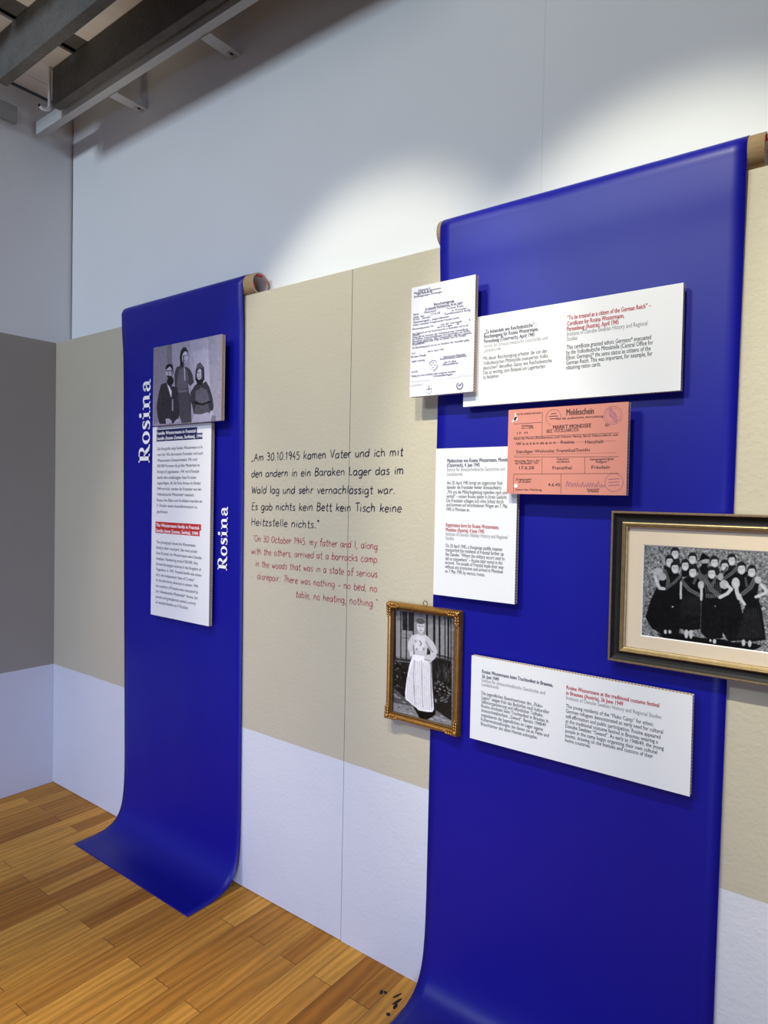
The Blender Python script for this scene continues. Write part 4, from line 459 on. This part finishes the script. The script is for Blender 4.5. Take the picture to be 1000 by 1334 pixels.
# "Rosina" in white slab serif letters, reading upwards
def serif(mb, ch):
    R = mb.rr; S = mb.ss
    if ch == 'R':
        R(.10, .30, 0, 1); R(0, .42, 0, .085); R(0, .3, .915, 1)
        S([(.25,.955,.09),(.46,.955,.09),(.59,.89,.15),(.645,.735,.2),(.59,.575,.15),(.46,.50,.09),(.25,.50,.09)]); S([(.40,.50,.17),(.52,.34,.2),(.70,.05,.21)], 0); R(.60, .88, 0, .085); return .9
    if ch == 'o':
        S([(.31+.225*math.cos(2*math.pi*i/28), .34+.30*math.sin(2*math.pi*i/28), .065+.125*abs(math.cos(2*math.pi*i/28))**1.4) for i in range(28)], 2); return .66
    if ch == 's':
        S([(.43,.50,.05),(.39,.60,.06),(.28,.645,.08),(.15,.58,.14),(.15,.46,.17),(.28,.36,.2),(.40,.25,.17),(.40,.11,.14),(.27,.03,.08),(.14,.07,.06),(.085,.17,.05)]); R(.405, .455, .46, .66); R(.06, .11, .02, .21); return .54
    if ch == 'i':
        R(.12, .31, 0, .67); R(.02, .41, 0, .075); R(.02, .3, .595, .67); mb.dd(.205, .89, .115); return .46
    if ch == 'n':
        R(.12, .31, 0, .67); R(.02, .40, 0, .075); R(.02, .3, .595, .67); S([(.29,.47,.06),(.36,.58,.09),(.47,.62,.11),(.575,.55,.17),(.59,.42,.19),(.59,0,.19)]); R(.49, .79, 0, .075); return .83
    S([(.12,.50,.12),(.16,.585,.08),(.28,.635,.07),(.40,.60,.12),(.455,.48,.18),(.455,.12,.18)]); S([(.455,.14,.16),(.50,.045,.1),(.60,.03,.07),(.64,.05,.06)]); mb.dd(.145, .495, .085)
    S([(.44,.39,.06),(.30,.36,.08),(.155,.27,.15),(.14,.15,.16),(.22,.045,.1),(.33,.05,.07),(.44,.15,.06)]); return .68
class Letters(MB):
    def place(s, x, z, h, length, word, y):
        """baseline runs up the sheet at x; letters rise towards -x"""
        adv = [.9, .66, .54, .46, .83, .66]; k = length/sum(adv)
        cur = 0; s.layer = 0
        def T(a, b): return (x-b*h, z+(cur+a*1.0)*k)
        def R(a0, a1, b0, b1):
            p = [T(a0, b0), T(a1, b0), T(a1, b1), T(a0, b1)]; s.add([(q[0], y, q[1]) for q in p], [(0, 1, 2, 3)])
        def S(pts, mode=1):
            pts = [tuple(q) for q in pts]
            pp = catmull(pts, 4) if mode == 1 else pts
            s.ribbon([T(q[0], q[1]) for q in pp], [q[2]*h for q in pp], y, closed=(mode == 2))
        def D(a, b, r):
            c = T(a, b); s.disc(c[0], c[1], r*h, y, 14, r*k)
        s.rr, s.ss, s.dd = R, S, D
        for c in word: cur += serif(s, c)
        return s
Letters().place(.902, 1.737, .088, .385, 'Rosina', -.0135).build('white_lettering', M_WINK, B1)
Letters().place(1.4575, 1.2845, .060, .264, 'Rosina', -.0135).build('white_lettering', M_WINK, B1)

# ------------------------------------------------------------------ photographs painted vertex by vertex
def photo(ops, aspect, H, N, base, noise, seed, tint):
    rng = np.random.default_rng(seed); SS = 2; n = N*SS; mcols = int(N*aspect)*SS
    v, u = np.mgrid[0:n, 0:mcols].astype(float); v = (v+.5)/n; u = (u+.5)/n
    im = np.full((n, mcols), base)
    def blur(a, k):
        for _ in range(2):
            a = sum(np.roll(a, i, 0) for i in range(-k, k+1))/(2*k+1); a = sum(np.roll(a, i, 1) for i in range(-k, k+1))/(2*k+1)
        return a
    if noise[0]:
        g = blur(rng.standard_normal((n, mcols)), noise[1]); g /= g.std(); im += g*noise[0]
    def win(x0, x1, y0, y1):
        return (slice(max(0, int(y0*n)-2), max(0, min(n, int(y1*n)+3))), slice(max(0, int(x0*n)-2), max(0, min(mcols, int(x1*n)+3))))
    for o in ops:
        if o[0] in 'ps':
            P = o[2]; w = win(min(q[0] for q in P), max(q[0] for q in P), min(q[1] for q in P), max(q[1] for q in P))
            U, V = u[w], v[w]
            if U.size == 0: continue
            ins = np.zeros(U.shape, bool)
            for (x0, y0), (x1, y1) in zip(P, P[1:]+P[:1]):
                if y0 == y1: continue
                c = (y0 > V) != (y1 > V); ins ^= c & (U < (x1-x0)*(V-y0)/(y1-y0)+x0)
            if o[0] == 's':
                span = max(q[0] for q in P)-min(q[0] for q in P)
                val = o[1]+(o[4]-o[1])*(.5+.5*np.sin(U*2*np.pi*o[3]/span*.35+3*V+rng.random()))
                im[w] = np.where(ins, val, im[w])
            else: im[w] = np.where(ins, o[1], im[w])
        elif o[0] == 'e':
            _, val, cx, cy, rx, ry = o; w = win(cx-rx, cx+rx, cy-ry, cy+ry); U, V = u[w], v[w]
            if U.size: 
                d = ((U-cx)/rx)**2+((V-cy)/ry)**2
                im[w] = np.where(d < 1, val, im[w])
        else:
            _, val, wd, P = o
            for (x0, y0), (x1, y1) in zip(P, P[1:]):
                w = win(min(x0, x1)-wd, max(x0, x1)+wd, min(y0, y1)-wd, max(y0, y1)+wd); U, V = u[w], v[w]
                if U.size == 0: continue
                L2 = (x1-x0)**2+(y1-y0)**2+1e-12; t = np.clip(((U-x0)*(x1-x0)+(V-y0)*(y1-y0))/L2, 0, 1)
                d = np.hypot(U-x0-t*(x1-x0), V-y0-t*(y1-y0)); im[w] = np.where(d < wd/2, val, im[w])
    im = np.pad(im, 2, mode='edge'); im = blur(im, 1)[2:-2, 2:-2]
    im = im.reshape(N, SS, mcols//SS, SS).mean((1, 3))
    im += rng.standard_normal(im.shape)*.025+blur(rng.standard_normal(im.shape), 2)*.08
    im = np.clip(im, .02, .95)**2.2
    return np.stack([im*t for t in tint]+[np.ones_like(im)], -1)
def photo_material(name, rough=.35):
    t = NT(name); a = t.n('ShaderNodeVertexColor'); a.layer_name = 'print'; t.l(a.outputs[0], t.b.inputs['Base Color'])
    t.set(Roughness=rough); t.b.inputs['Specular IOR Level'].default_value = .3; return t.m
M_PHOTO = photo_material('photographic_print')
def photo_mesh(name, img, x0, x1, z0, z1, y, parent):
    n, mcols = img.shape[:2]
    xs = np.linspace(x0, x1, mcols+1); zs = np.linspace(z1, z0, n+1)
    off = world_loc(parent)
    X, Z = np.meshgrid(xs-off.x, zs-off.z); V = np.stack([X, np.full_like(X, y-off.y), Z], -1).reshape(-1, 3)
    k = np.arange((n+1)*(mcols+1)).reshape(n+1, mcols+1)
    F = np.stack([k[1:, :-1], k[1:, 1:], k[:-1, 1:], k[:-1, :-1]], -1).reshape(-1, 4)
    me = bpy.data.meshes.new(name); me.from_pydata(V.tolist(), [], F.tolist()); me.update()
    at = me.color_attributes.new('print', 'FLOAT_COLOR', 'CORNER')
    at.data.foreach_set('color', np.repeat(img.reshape(-1, 4), 4, 0).astype(np.float32).ravel())
    me.materials.append(M_PHOTO)
    return link(bpy.data.objects.new(name, me), parent)

# ------------------------------------------------------------------ boards on the left banner
YF, YC = -.0635, -.0405
YT = YC-.0004; YT2 = YF-.0004
r = board('photo_board', 'board print of three seated and standing people on the corner blue banner', 'photo board', 1.000, 1.4690, 1.8950, 2.2405, YF, sheet=M_BOARD)
photo_mesh('printed_photograph', photo(FAM, 1.357, .3455, 230, .6, (.012, 3), 1, (.88, .82, 1.06)), 1.000, 1.469, 1.895, 2.2405, YF-.0006, r)
GC = 'white caption boards on honeycomb card'
r = board('caption_board', 'tall narrow white caption board with navy and red headings under the three-person photo', 'caption board', .965, 1.379, 1.047, 1.893, YC, GC)
b = MB()
for q in CAP1BOX[:2]: 
    x0 = .995; x1 = (q[1][0]+q[2][0])/2; z1 = (q[0][1]+q[1][1])/2; z0 = (q[2][1]+q[3][1])/2; b.rect(x0, x1, z0, z1, YT)
b.build('navy_heading_bar', plain('navy_bar', (.008, .011, .075), .5), r)
b = MB()
for q in CAP1BOX[2:]:
    x0 = .995; x1 = (q[1][0]+q[2][0])/2; z1 = (q[0][1]+q[1][1])/2; z0 = (q[2][1]+q[3][1])/2; b.rect(x0, x1, z0, z1, YT)
b.build('red_heading_bar', plain('red_bar', (.50, .028, .024), .5), r)
def flat(rows, x):            # paragraphs are ranged left on one margin
    return [(s, x, z) for s, _, z in rows]
b = MB()
for R, ref, w in CAP1[:2]: block(b, flat(R, 1.003), ref, w, .0195, YT, .008)
b.build('caption_text', M_INK, r)
b = MB()
for R, ref, w in CAP1[2:]: block(b, flat(R, 1.000), ref, w, .0215, YT-.0003, .03)
b.build('heading_text', M_WINK, r)

# ------------------------------------------------------------------ boards on the right banner
def caption(label, box, data, mats, xl, xr, size, cat='caption board'):
    r = board('caption_board', label, cat, *box, YC, GC)
    for k, ((R, ref, w), m_) in enumerate(zip(data, mats)):
        b = MB(); bold = m_ in (M_NAVYINK, M_REDINK)
        block(b, flat(R, xl if k < 3 else xr), ref, w, size*(1.04 if bold else 1), YT, .032 if bold else (.010 if k % 3 == 2 else 0))
        b.build('heading_text' if bold else ('credit_text' if k % 3 == 1 else 'caption_text'), m_, r)
    return r
MS = [M_NAVYINK, M_GREYINK, M_INK, M_REDINK, M_GREYINK, M_INK]
caption('wide white caption board at the top, its red heading beginning To be treated', (2.580, 3.2025, 1.878, 2.1435), CAP2, MS, 2.6468, 2.9045, .0168)
caption('upright white caption board tucked under the pink registration card', (2.486, 2.7665, 1.296, 1.7535), CAP3, MS, 2.528, 2.528, .0165)
caption('wide white caption board at the bottom, below the black framed group photo', (2.629, 3.2515, .874, 1.1255), CAP4, MS, 2.666, 2.929, .0152)

# typed certificate
r = board('document_board', 'pale typewritten certificate board with round stamps overlapping the top caption board', 'document board', 2.396, 2.627, 1.918, 2.2635, YF, sheet=plain('pale_lilac_paper', (.66, .65, .72), .7), sheet_name='certificate_sheet')
b = MB(); fit_rows(b, DOC[:4]+DOC[6:], .0092, YT2, .022); fit_rows(b, DOC[4:6], .0105, YT2, .04)
for s, x0, z, x1 in DOC[4:6]: b.ribbon([(x0, z-.0025), (x1, z-.0025)], .0007, YT2)
b.build('typewritten_text', M_TYPE, r)
def ring(mb, x, z, r_, w, y, a0=0, a1=360, n=28):
    mb.ribbon([(x+r_*math.cos(math.radians(a0+(a1-a0)*i/n)), z+r_*math.sin(math.radians(a0+(a1-a0)*i/n))) for i in range(n+1)], w, y)
def scrawl(mb, x0, z0, x1, z1, h, w, y, n, seed):
    rr = random.Random(seed); pts = []
    for i in range(n+1):
        t = i/n; pts.append((x0+(x1-x0)*t+rr.uniform(-.2, .2)*(x1-x0)/n, z0+(z1-z0)*t+(h if i % 2 else 0)*rr.uniform(.4, 1.1)*(1.6 if rr.random() < .15 else 1)))
    mb.ribbon(catmull(pts, 4), w, y)
b = MB(); d = DOCMARKS
x, z = d['c1']; q = .0165
ring(b, x, z, q, .0013, YT2, 30, 160); ring(b, x, z, q, .0018, YT2, 270, 360); ring(b, x, z, q-.003, .0007, YT2, 0, 360)
for a_, b_ in ((-.006, .002), (.006, .001), (0, -.006), (0, .008)): b.ribbon([(x+a_-.003, z+b_), (x+a_+.003, z+b_)], .002, YT2)
x, z = d['s1']; ring(b, x, z, .0105, .003, YT2, 120, 420); b.ribbon([(x-.005, z), (x+.005, z+.001)], .003, YT2); b.ribbon([(x-.004, z+.004), (x+.005, z+.005)], .0015, YT2)
x, z = d['s2']; ring(b, x, z-.004, .0095, .001, YT2, 200, 400); b.ribbon([(x-.011, z), (x+.011, z+.001)], .0016, YT2); b.ribbon([(x, z+.012), (x, z-.004)], .002, YT2)
b.build('ink_stamp', plain('stamp_ink', (.05, .05, .09), .7), r)
b = MB()
for k in ('g1', 'g2', 'g3'):
    a_, c_ = d[k+'a'], d[k+'b']; scrawl(b, a_[0], a_[1], c_[0], c_[1], .007, .0006, YT2, 26, hash(k[1]) % 7 if False else ord(k[1]))
b.build('handwritten_note', plain('pencil_grey', (.33, .32, .37), .8), r)

# pink registration card
r = board('document_board', 'pink printed registration card board headed Meldeschein with punched holes', 'document board', 2.745, 3.084, 1.6155, 1.8555, YF, sheet=plain('pink_card', (.62, .235, .175), .7, vary=.06, vs=25), sheet_name='pink_card')
M_PINKINK = plain('brown_black_print', (.075, .028, .024), .7)
b = MB()
big = {'Meldeschein': .024, 'MARKT MONDSEE': .0145}
for row in PINK:
    s = row[0]; typed = s in ('W e s t e r m a n n', 'Rosina', 'Haushalt', 'Ständiger Wohnsitz: Franzthal/Semlin', '17.6.28', 'Franzthal', 'Fräulein', '4.6.45.', 'BEZ. VÖCKLABRUCK', 'Nr.')
    fit_rows(b, [row], big.get(s, .0125 if typed else .0085), YT2, .035 if s in big else .016)
b.build('printed_text', M_PINKINK, r)
b = MB()
for x0, z0, x1, z1 in PINKRULES: b.ribbon([(x0, z0), (x1, z1)], .0010, YT2)
for z in (1.757, 1.726): b.ribbon([(2.765, z), (3.055, z)], .0004, YT2)
b.build('ruled_lines', M_PINKINK, r)
b = MB(); d = PINKMARKS
x, z = d['c1']; ring(b, x, z, .0215, .0010, YT2, -20, 250)
for k, (a_, w_) in enumerate(((.010, .008), (.003, .013), (-.004, .011))): b.ribbon([(x-w_, z+a_), (x+w_, z+a_)], .0022, YT2)
b.build('black_stamp', plain('stamp_black', (.13, .05, .05), .7), r)
b = MB(); x, z = d['c2']; ring(b, x, z, .0235, .0011, YT2); ring(b, x, z, .018, .0006, YT2)
for k in (-.009, -.003, .004, .010): b.ribbon([(x-.012+abs(k)*.3, z+.010+k), (x+.012-abs(k)*.3, z-.010+k)], .0022, YT2)
x, z = d['c3']; ring(b, x, z, .0235, .0011, YT2)
for k in (-.008, 0, .008): b.ribbon([(x-.014, z-k), (x+.014, z-k+.002)], .0018, YT2)
b.build('violet_stamp', plain('stamp_violet', (.30, .11, .20), .7), r)
b = MB(); scrawl(b, d['sa'][0], d['sa'][1]-.004, d['sb'][0], d['sb'][1]-.006, .012, .0012, YT2-.0001, 30, 3); b.build('signature', plain('signature_ink', (.22, .10, .17), .7), r)
b = MB(); x, z = d['h1']; b.disc(x, z-.001, .0062, YT2); b.ribbon([(x, z), (x-.001, z+.018)], [.008, .002], YT2); b.ribbon([(x, z), (x-.012, z-.009)], [.008, .003], YT2)
x, z = d['h2']; b.disc(x, z, .0058, YT2); b.build('punched_hole', M_BOARD, r)

# ------------------------------------------------------------------ picture frames
def sweep(x0, x1, z0, z1, prof):
    v = []; f = []
    for d_, y in prof: v += [(x0+d_, y, z0+d_), (x1-d_, y, z0+d_), (x1-d_, y, z1-d_), (x0+d_, y, z1-d_)]
    for k in range(len(prof)-1):
        for i in range(4):
            j = (i+1) % 4; f.append((4*k+i, 4*k+j, 4*k+4+j, 4*k+4+i))
    return v, f
def gilt(name, a, c_, rough=.38, metal=.75):
    t = NT(name); p, _ = t.pos(); n = t.noise(p, 70, 4, .65); t.col(t.mix(n, a, c_)); t.set(Roughness=rough, Metallic=metal); t.bump(n, .3, .001); return t.m
M_GILT = gilt('gilt_wood', (.24, .10, .022), (.55, .29, .07), .32); M_GILTDARK = gilt('dark_gilt', (.05, .028, .012), (.22, .12, .04), .5, .4)
M_BLACKWOOD = plain('worn_black_wood', (.012, .010, .009), .5, spec=.22, vary=.4, vs=60); M_BROWNEDGE = gilt('worn_brown_edge', (.10, .062, .035), (.30, .21, .12), .5, .25)
M_OLDGOLD = gilt('old_gold_lip', (.22, .145, .06), (.50, .37, .18), .42, .6)
M_MAT = plain('cream_mount', (.70, .58, .43), .85); M_BEVEL = plain('white_bevel', (.85, .84, .80), .7)
def pane():
    t = NT('picture_glass'); o_ = t.t.nodes['Material Output']; tr = t.n('ShaderNodeBsdfTransparent'); g = t.n('ShaderNodeBsdfGlossy'); g.inputs['Roughness'].default_value = .03
    fr = t.n('ShaderNodeFresnel'); fr.inputs['IOR'].default_value = 1.35; mx = t.n('ShaderNodeMixShader')
    gm = t.n('ShaderNodeNewGeometry'); t.l(t.math('MULTIPLY', fr.outputs[0], t.math('SUBTRACT', 1.0, gm.outputs['Backfacing'])), mx.inputs[0]); t.l(tr.outputs[0], mx.inputs[1]); t.l(g.outputs[0], mx.inputs[2]); t.l(mx.outputs[0], o_.inputs['Surface']); return t.m
M_GLASS = pane()
# gilt frame with the woman in a long white skirt
x0, x1, z0, z1 = 2.300, 2.5835, .8625, 1.2525
g = thing('picture_frame', ((x0+x1)/2, -.002, (z0+z1)/2), 'small ornate gilt frame with photo of a woman in a long white skirt', 'picture frame')
v, f = sweep(x0, x1, z0, z1, [(0, -.0095), (0, -.018), (.002, -.024), (.005, -.029), (.009, -.032), (.013, -.0325), (.0165, -.030), (.019, -.026), (.0205, -.021)]); mk('gilt_moulding', v, f, M_GILT, g)
v, f = sweep(x0, x1, z0, z1, [(.0205, -.021), (.0205, -.0235), (.0225, -.0245), (.0245, -.0225), (.0245, -.0125)]); ib = mk('inner_edge', v, f, M_GILTDARK, g)
b = MB()
for k in range(60):
    t = k/59; zz = z0+.026+(z1-z0-.052)*t
    for xx in (x0+.0225, x1-.0225): b.ellipsoid((xx, -.0245, zz), (.0018, .0018, .0024), 6, 4)
for k in range(42):
    xx = x0+.026+(x1-x0-.052)*k/41
    for zz in (z0+.0225, z1-.0225): b.ellipsoid((xx, -.0245, zz), (.0024, .0018, .0018), 6, 4)
b.build('beading', M_GILTDARK, ib, True)
for cx, cz, sx, sz in ((x0, z0, 1, 1), (x1, z0, -1, 1), (x1, z1, -1, -1), (x0, z1, 1, -1)):
    b = MB()
    for k in range(5):
        d_ = .006+k*.0085; w_ = .0085-.0009*k
        for s_ in (-1, 1):
            ra = Matrix.Rotation(s_*.5, 3, 'Y')
            b.ellipsoid((cx+sx*d_, -.0325, cz+sz*(.0105+s_*.0042)), (.0055, .004, .0042), 8, 5, Matrix.Rotation(s_*sx*sz*.6, 3, 'Y'))
            b.ellipsoid((cx+sx*(.0105+s_*.0042), -.0325, cz+sz*d_), (.0042, .004, .0055), 8, 5, Matrix.Rotation(-s_*sx*sz*.6, 3, 'Y'))
    b.ellipsoid((cx+sx*.010, -.035, cz+sz*.010), (.0075, .005, .0075), 10, 6)
    b.ellipsoid((cx+sx*.047, -.033, cz+sz*.0105), (.006, .003, .0035), 8, 5); b.ellipsoid((cx+sx*.0105, -.033, cz+sz*.047), (.0035, .003, .006), 8, 5)
    b.build('corner_ornament', M_GILT, g, True)
MB().box(x0+.004, x1-.004, -.0115, -.0095, z0+.004, z1-.004).build('backing_board', M_CORE, g)
photo_mesh('printed_photograph', photo(LAD, .69, .343, 300, .4, (.05, 2), 2, (1.04, 1.0, 1.04)), x0+.0235, x1-.0235, z0+.0235, z1-.0235, -.0140, g)
MB().box(x0+.022, x1-.022, -.0175, -.0160, z0+.022, z1-.022).build('glass_pane', M_GLASS, g)
b = MB(); cx = (x0+x1)/2; b.tube([(cx+.008*math.cos(a), -.012, z1+.007+.008*math.sin(a)) for a in [2*math.pi*i/16 for i in range(17)]], .0014, 6, False); b.build('hanging_ring', M_GILTDARK, g, True)
# spacer pins so the frame stands off the sheet
for zz in (z0+.05, z1-.05):
    MB().tube([(x0+.06, -.0095, zz), (x0+.06, .0053, zz)], .006, 8).build('wall_bumper', M_DARK, g)
g.location.y -= .006
# black frame with the group
x0, x1, z0, z1 = 3.040, 3.570, 1.1785, 1.5745
g = thing('picture_frame', ((x0+x1)/2, -.010, (z0+z1)/2), 'large black and gold frame with photo of a group in dark dresses', 'picture frame')
v, f = sweep(x0, x1, z0, z1, [(0, -.0105), (0, -.036), (.002, -.0385), (.005, -.0385), (.0062, -.0365)]); mk('worn_outer_edge', v, f, M_BROWNEDGE, g)
v, f = sweep(x0, x1, z0, z1, [(.0062, -.0365), (.009, -.034), (.014, -.030), (.020, -.0285), (.0255, -.029), (.028, -.0305)]); mk('black_moulding', v, f, M_BLACKWOOD, g)
v, f = sweep(x0, x1, z0, z1, [(.028, -.0305), (.0285, -.033), (.031, -.034), (.033, -.032), (.0345, -.032), (.038, -.0285), (.0405, -.0275), (.0405, -.0165)]); mk('gold_lip', v, f, M_OLDGOLD, g)
px0, px1, pz0, pz1 = 3.1205, 3.4905, 1.2540, 1.4870
b = MB(); X0, X1, Z0, Z1 = x0+.036, x1-.036, z0+.036, z1-.036; y = -.0185; e = .0025
b.rect(X0, px0-e, Z0, Z1, y); b.rect(px1+e, X1, Z0, Z1, y); b.rect(px0-e, px1+e, Z0, pz0-e, y); b.rect(px0-e, px1+e, pz1+e, Z1, y)
mt = b.build('cream_mount', M_MAT, g)
v, f = sweep(px0-e, px1+e, pz0-e, pz1+e, [(0, -.0185), (e, -.0165)]); mk('mount_bevel', v, f, M_BEVEL, mt)
photo_mesh('printed_photograph', photo(GRP, (px1-px0)/(pz1-pz0), .233, 230, .45, (.10, 2), 3, (1.0, 1.02, 1.04)), px0, px1, pz0, pz1, -.0160, g)
MB().box(x0+.004, x1-.004, -.0145, -.0105, z0+.004, z1-.004).build('backing_board', M_CORE, g)
MB().box(x0+.039, x1-.039, -.0215, -.0200, z0+.039, z1-.039).build('glass_pane', M_GLASS, g)

for zz in (z0+.05, z1-.05):
    MB().tube([(x1-.06, -.0105, zz), (x1-.06, .0043, zz)], .006, 8).build('wall_bumper', M_DARK, g)
g.location.y -= .005

# ------------------------------------------------------------------ handwriting on the wall
BOWL = [(.42,.50),(.25,.60),(.06,.44),(.05,.16),(.18,.0),(.36,.12),(.43,.36)]
GL = {
'a':(.58,[BOWL,[(.43,.6),(.42,.2),(.48,0)]]), 'b':(.56,[[(.07,1),(.06,0)],[(.06,.42),(.25,.6),(.45,.38),(.38,.08),(.2,0),(.06,.12)]]),
'c':(.50,[[(.42,.5),(.26,.6),(.06,.42),(.06,.14),(.22,0),(.42,.1)]]), 'd':(.58,[BOWL,[(.45,1),(.44,0)]]),
'e':(.53,[[(.06,.30),(.42,.36),(.37,.54),(.22,.6),(.05,.36),(.1,.07),(.25,0),(.42,.1)]]), 'f':(.44,[[(.42,.92),(.3,1),(.2,.85),(.2,-.12)],[(.04,.56),(.38,.6)]]),
'g':(.58,[BOWL,[(.44,.6),(.44,-.12),(.33,-.34),(.1,-.28)]]), 'h':(.56,[[(.08,1),(.07,0)],[(.07,.38),(.22,.6),(.38,.5),(.41,0)]]),
'i':(.27,[[(.1,.6),(.1,0)],[(.11,.80),(.12,.87)]]), 'k':(.52,[[(.08,1),(.07,0)],[(.42,.6),(.09,.28)],[(.16,.33),(.44,0)]]), 'l':(.26,[[(.09,1),(.1,0)]]),
'm':(.78,[[(.06,.6),(.06,0)],[(.06,.4),(.2,.6),(.32,.5),(.34,0)],[(.34,.4),(.47,.6),(.6,.5),(.63,0)]]), 'n':(.56,[[(.06,.6),(.06,0)],[(.06,.38),(.22,.6),(.38,.5),(.41,0)]]),
'o':(.56,[[(.25,.6),(.07,.42),(.08,.12),(.25,0),(.43,.16),(.42,.46),(.25,.6)]]), 'p':(.56,[[(.07,.6),(.06,-.36)],[(.06,.42),(.25,.6),(.45,.38),(.38,.08),(.2,0),(.06,.12)]]),
'r':(.42,[[(.07,.6),(.07,0)],[(.07,.36),(.2,.56),(.38,.58)]]), 's':(.46,[[(.36,.53),(.2,.6),(.08,.46),(.2,.32),(.34,.2),(.26,.03),(.05,.06)]]),
't':(.42,[[(.2,.95),(.18,.12),(.26,0),(.36,.05)],[(.03,.62),(.36,.64)]]), 'u':(.56,[[(.07,.6),(.08,.14),(.2,0),(.36,.12),(.42,.4)],[(.42,.6),(.44,0)]]),
'v':(.5,[[(.05,.6),(.23,0)],[(.23,0),(.44,.62)]]), 'w':(.72,[[(.05,.6),(.18,0)],[(.18,0),(.33,.5)],[(.33,.5),(.48,0)],[(.48,0),(.64,.62)]]),
'y':(.52,[[(.06,.6),(.25,.08)],[(.46,.6),(.2,-.2),(.05,-.34)]]), 'z':(.48,[[(.06,.58),(.4,.58)],[(.4,.58),(.06,.02)],[(.06,.02),(.42,.02)]]), 'ä':(.58,[BOWL,[(.43,.6),(.42,.2),(.48,0)],[(.14,.80),(.15,.86)],[(.34,.82),(.35,.88)]]),
'A':(.66,[[(.04,0),(.28,1)],[(.28,1),(.56,0)],[(.14,.36),(.46,.38)]]), 'B':(.62,[[(.09,1),(.08,0)],[(.08,.98),(.36,.94),(.42,.74),(.3,.56),(.1,.53)],[(.1,.53),(.42,.46),(.5,.24),(.34,.03),(.08,0)]]),
'E':(.54,[[(.09,1),(.08,0)],[(.09,.98),(.46,1)],[(.09,.52),(.4,.53)],[(.08,.01),(.46,.02)]]), 'H':(.64,[[(.09,1),(.08,0)],[(.5,1),(.5,0)],[(.08,.5),(.5,.53)]]), 'I':(.3,[[(.14,1),(.13,0)]]),
'L':(.52,[[(.1,1),(.08,.02)],[(.08,.02),(.44,.03)]]), 'O':(.7,[[(.32,1),(.08,.7),(.09,.22),(.32,0),(.56,.28),(.54,.76),(.32,1)]]), 'T':(.58,[[(.04,.98),(.56,1)],[(.3,.98),(.28,0)]]),
'V':(.62,[[(.05,1),(.28,0)],[(.28,0),(.56,1.02)]]), 'W':(.84,[[(.04,1),(.2,0)],[(.2,0),(.38,.8)],[(.38,.8),(.56,0)],[(.56,0),(.78,1)]]),
'0':(.56,[[(.26,1),(.08,.7),(.09,.2),(.26,0),(.44,.26),(.43,.76),(.26,1)]]), '1':(.36,[[(.05,.74),(.2,1)],[(.2,1),(.19,0)]]), '3':(.54,[[(.08,.88),(.24,1),(.42,.82),(.34,.58),(.18,.54)],[(.18,.54),(.42,.44),(.42,.14),(.24,0),(.06,.1)]]),
'4':(.56,[[(.3,1),(.05,.34)],[(.05,.34),(.48,.36)],[(.36,.62),(.35,0)]]), '5':(.54,[[(.42,1),(.12,.98)],[(.12,.98),(.1,.58)],[(.1,.58),(.3,.62),(.44,.36),(.32,.04),(.06,.04)]]), '9':(.54,[[(.42,.78),(.28,1),(.09,.82),(.14,.56),(.34,.56),(.43,.8)],[(.43,.8),(.4,.3),(.32,0)]]),
'.':(.30,[[(.10,.0),(.13,.10)]]), ',':(.28,[[(.13,.08),(.06,-.18)]]), '„':(.4,[[(.1,.06),(.04,-.14)],[(.24,.08),(.18,-.12)]]), '“':(.36,[[(.06,1.0),(.10,.86)],[(.2,1.02),(.23,.88)]]), '”':(.34,[[(.08,1.02),(.05,.88)],[(.2,1.02),(.17,.88)]]), '–':(.5,[[(.06,.3),(.4,.32)]]), ' ':(.42,[])}
GL['“de'] = (.36, [[(.08,1.02),(.02,.94),(.08,.84),(.16,.92),(.08,1.02)]])
def handwriting(name, lines, cap, w, mat, seed, label):
    b = MB(); rr = random.Random(seed)
    for s, xa, za, xb, zb in lines:
        keys = list(s)
        if keys[-1] == '“': keys[-1] = '“de'
        tot = sum(GL[k][0] for k in keys); k_ = (xb-xa)/tot; cur = 0
        for ch_ in keys:
            adv, strokes = GL[ch_]
            t = cur/tot; zz = za+(zb-za)*t+rr.uniform(-.0008, .0008); hs = cap*(1+rr.uniform(-.05, .05)); sl = rr.uniform(.0, .10)
            for st in strokes:
                st = [(q[0]+rr.uniform(-.015, .015), q[1]+rr.uniform(-.015, .015)) for q in st]
                pp = catmull(st, 4) if len(st) > 2 else [st[0], ((st[0][0]+st[1][0])/2, (st[0][1]+st[1][1])/2), st[1]]
                wd = w*rr.uniform(.85, 1.12)
                pts = [(xa+(cur+q[0]+sl*q[1])*k_, zz+q[1]*hs) for q in pp]
                b.ribbon(pts, [wd*(.75 if i in (0, len(pts)-1) else 1) for i in range(len(pts))], -.0007)
            cur += adv
    return top(b.build(name, mat), label, 'wall writing')
handwriting('handwritten_quotation', HDE, .0295, .0039, plain('black_marker', (.018, .014, .035), .7), 5, 'black handwritten German quotation lettered on the beige wall between the banners')
handwriting('handwritten_translation', HEN, .0255, .0031, plain('red_marker', (.36, .075, .085), .7), 9, 'smaller red handwritten English lines below the black quotation on the wall')
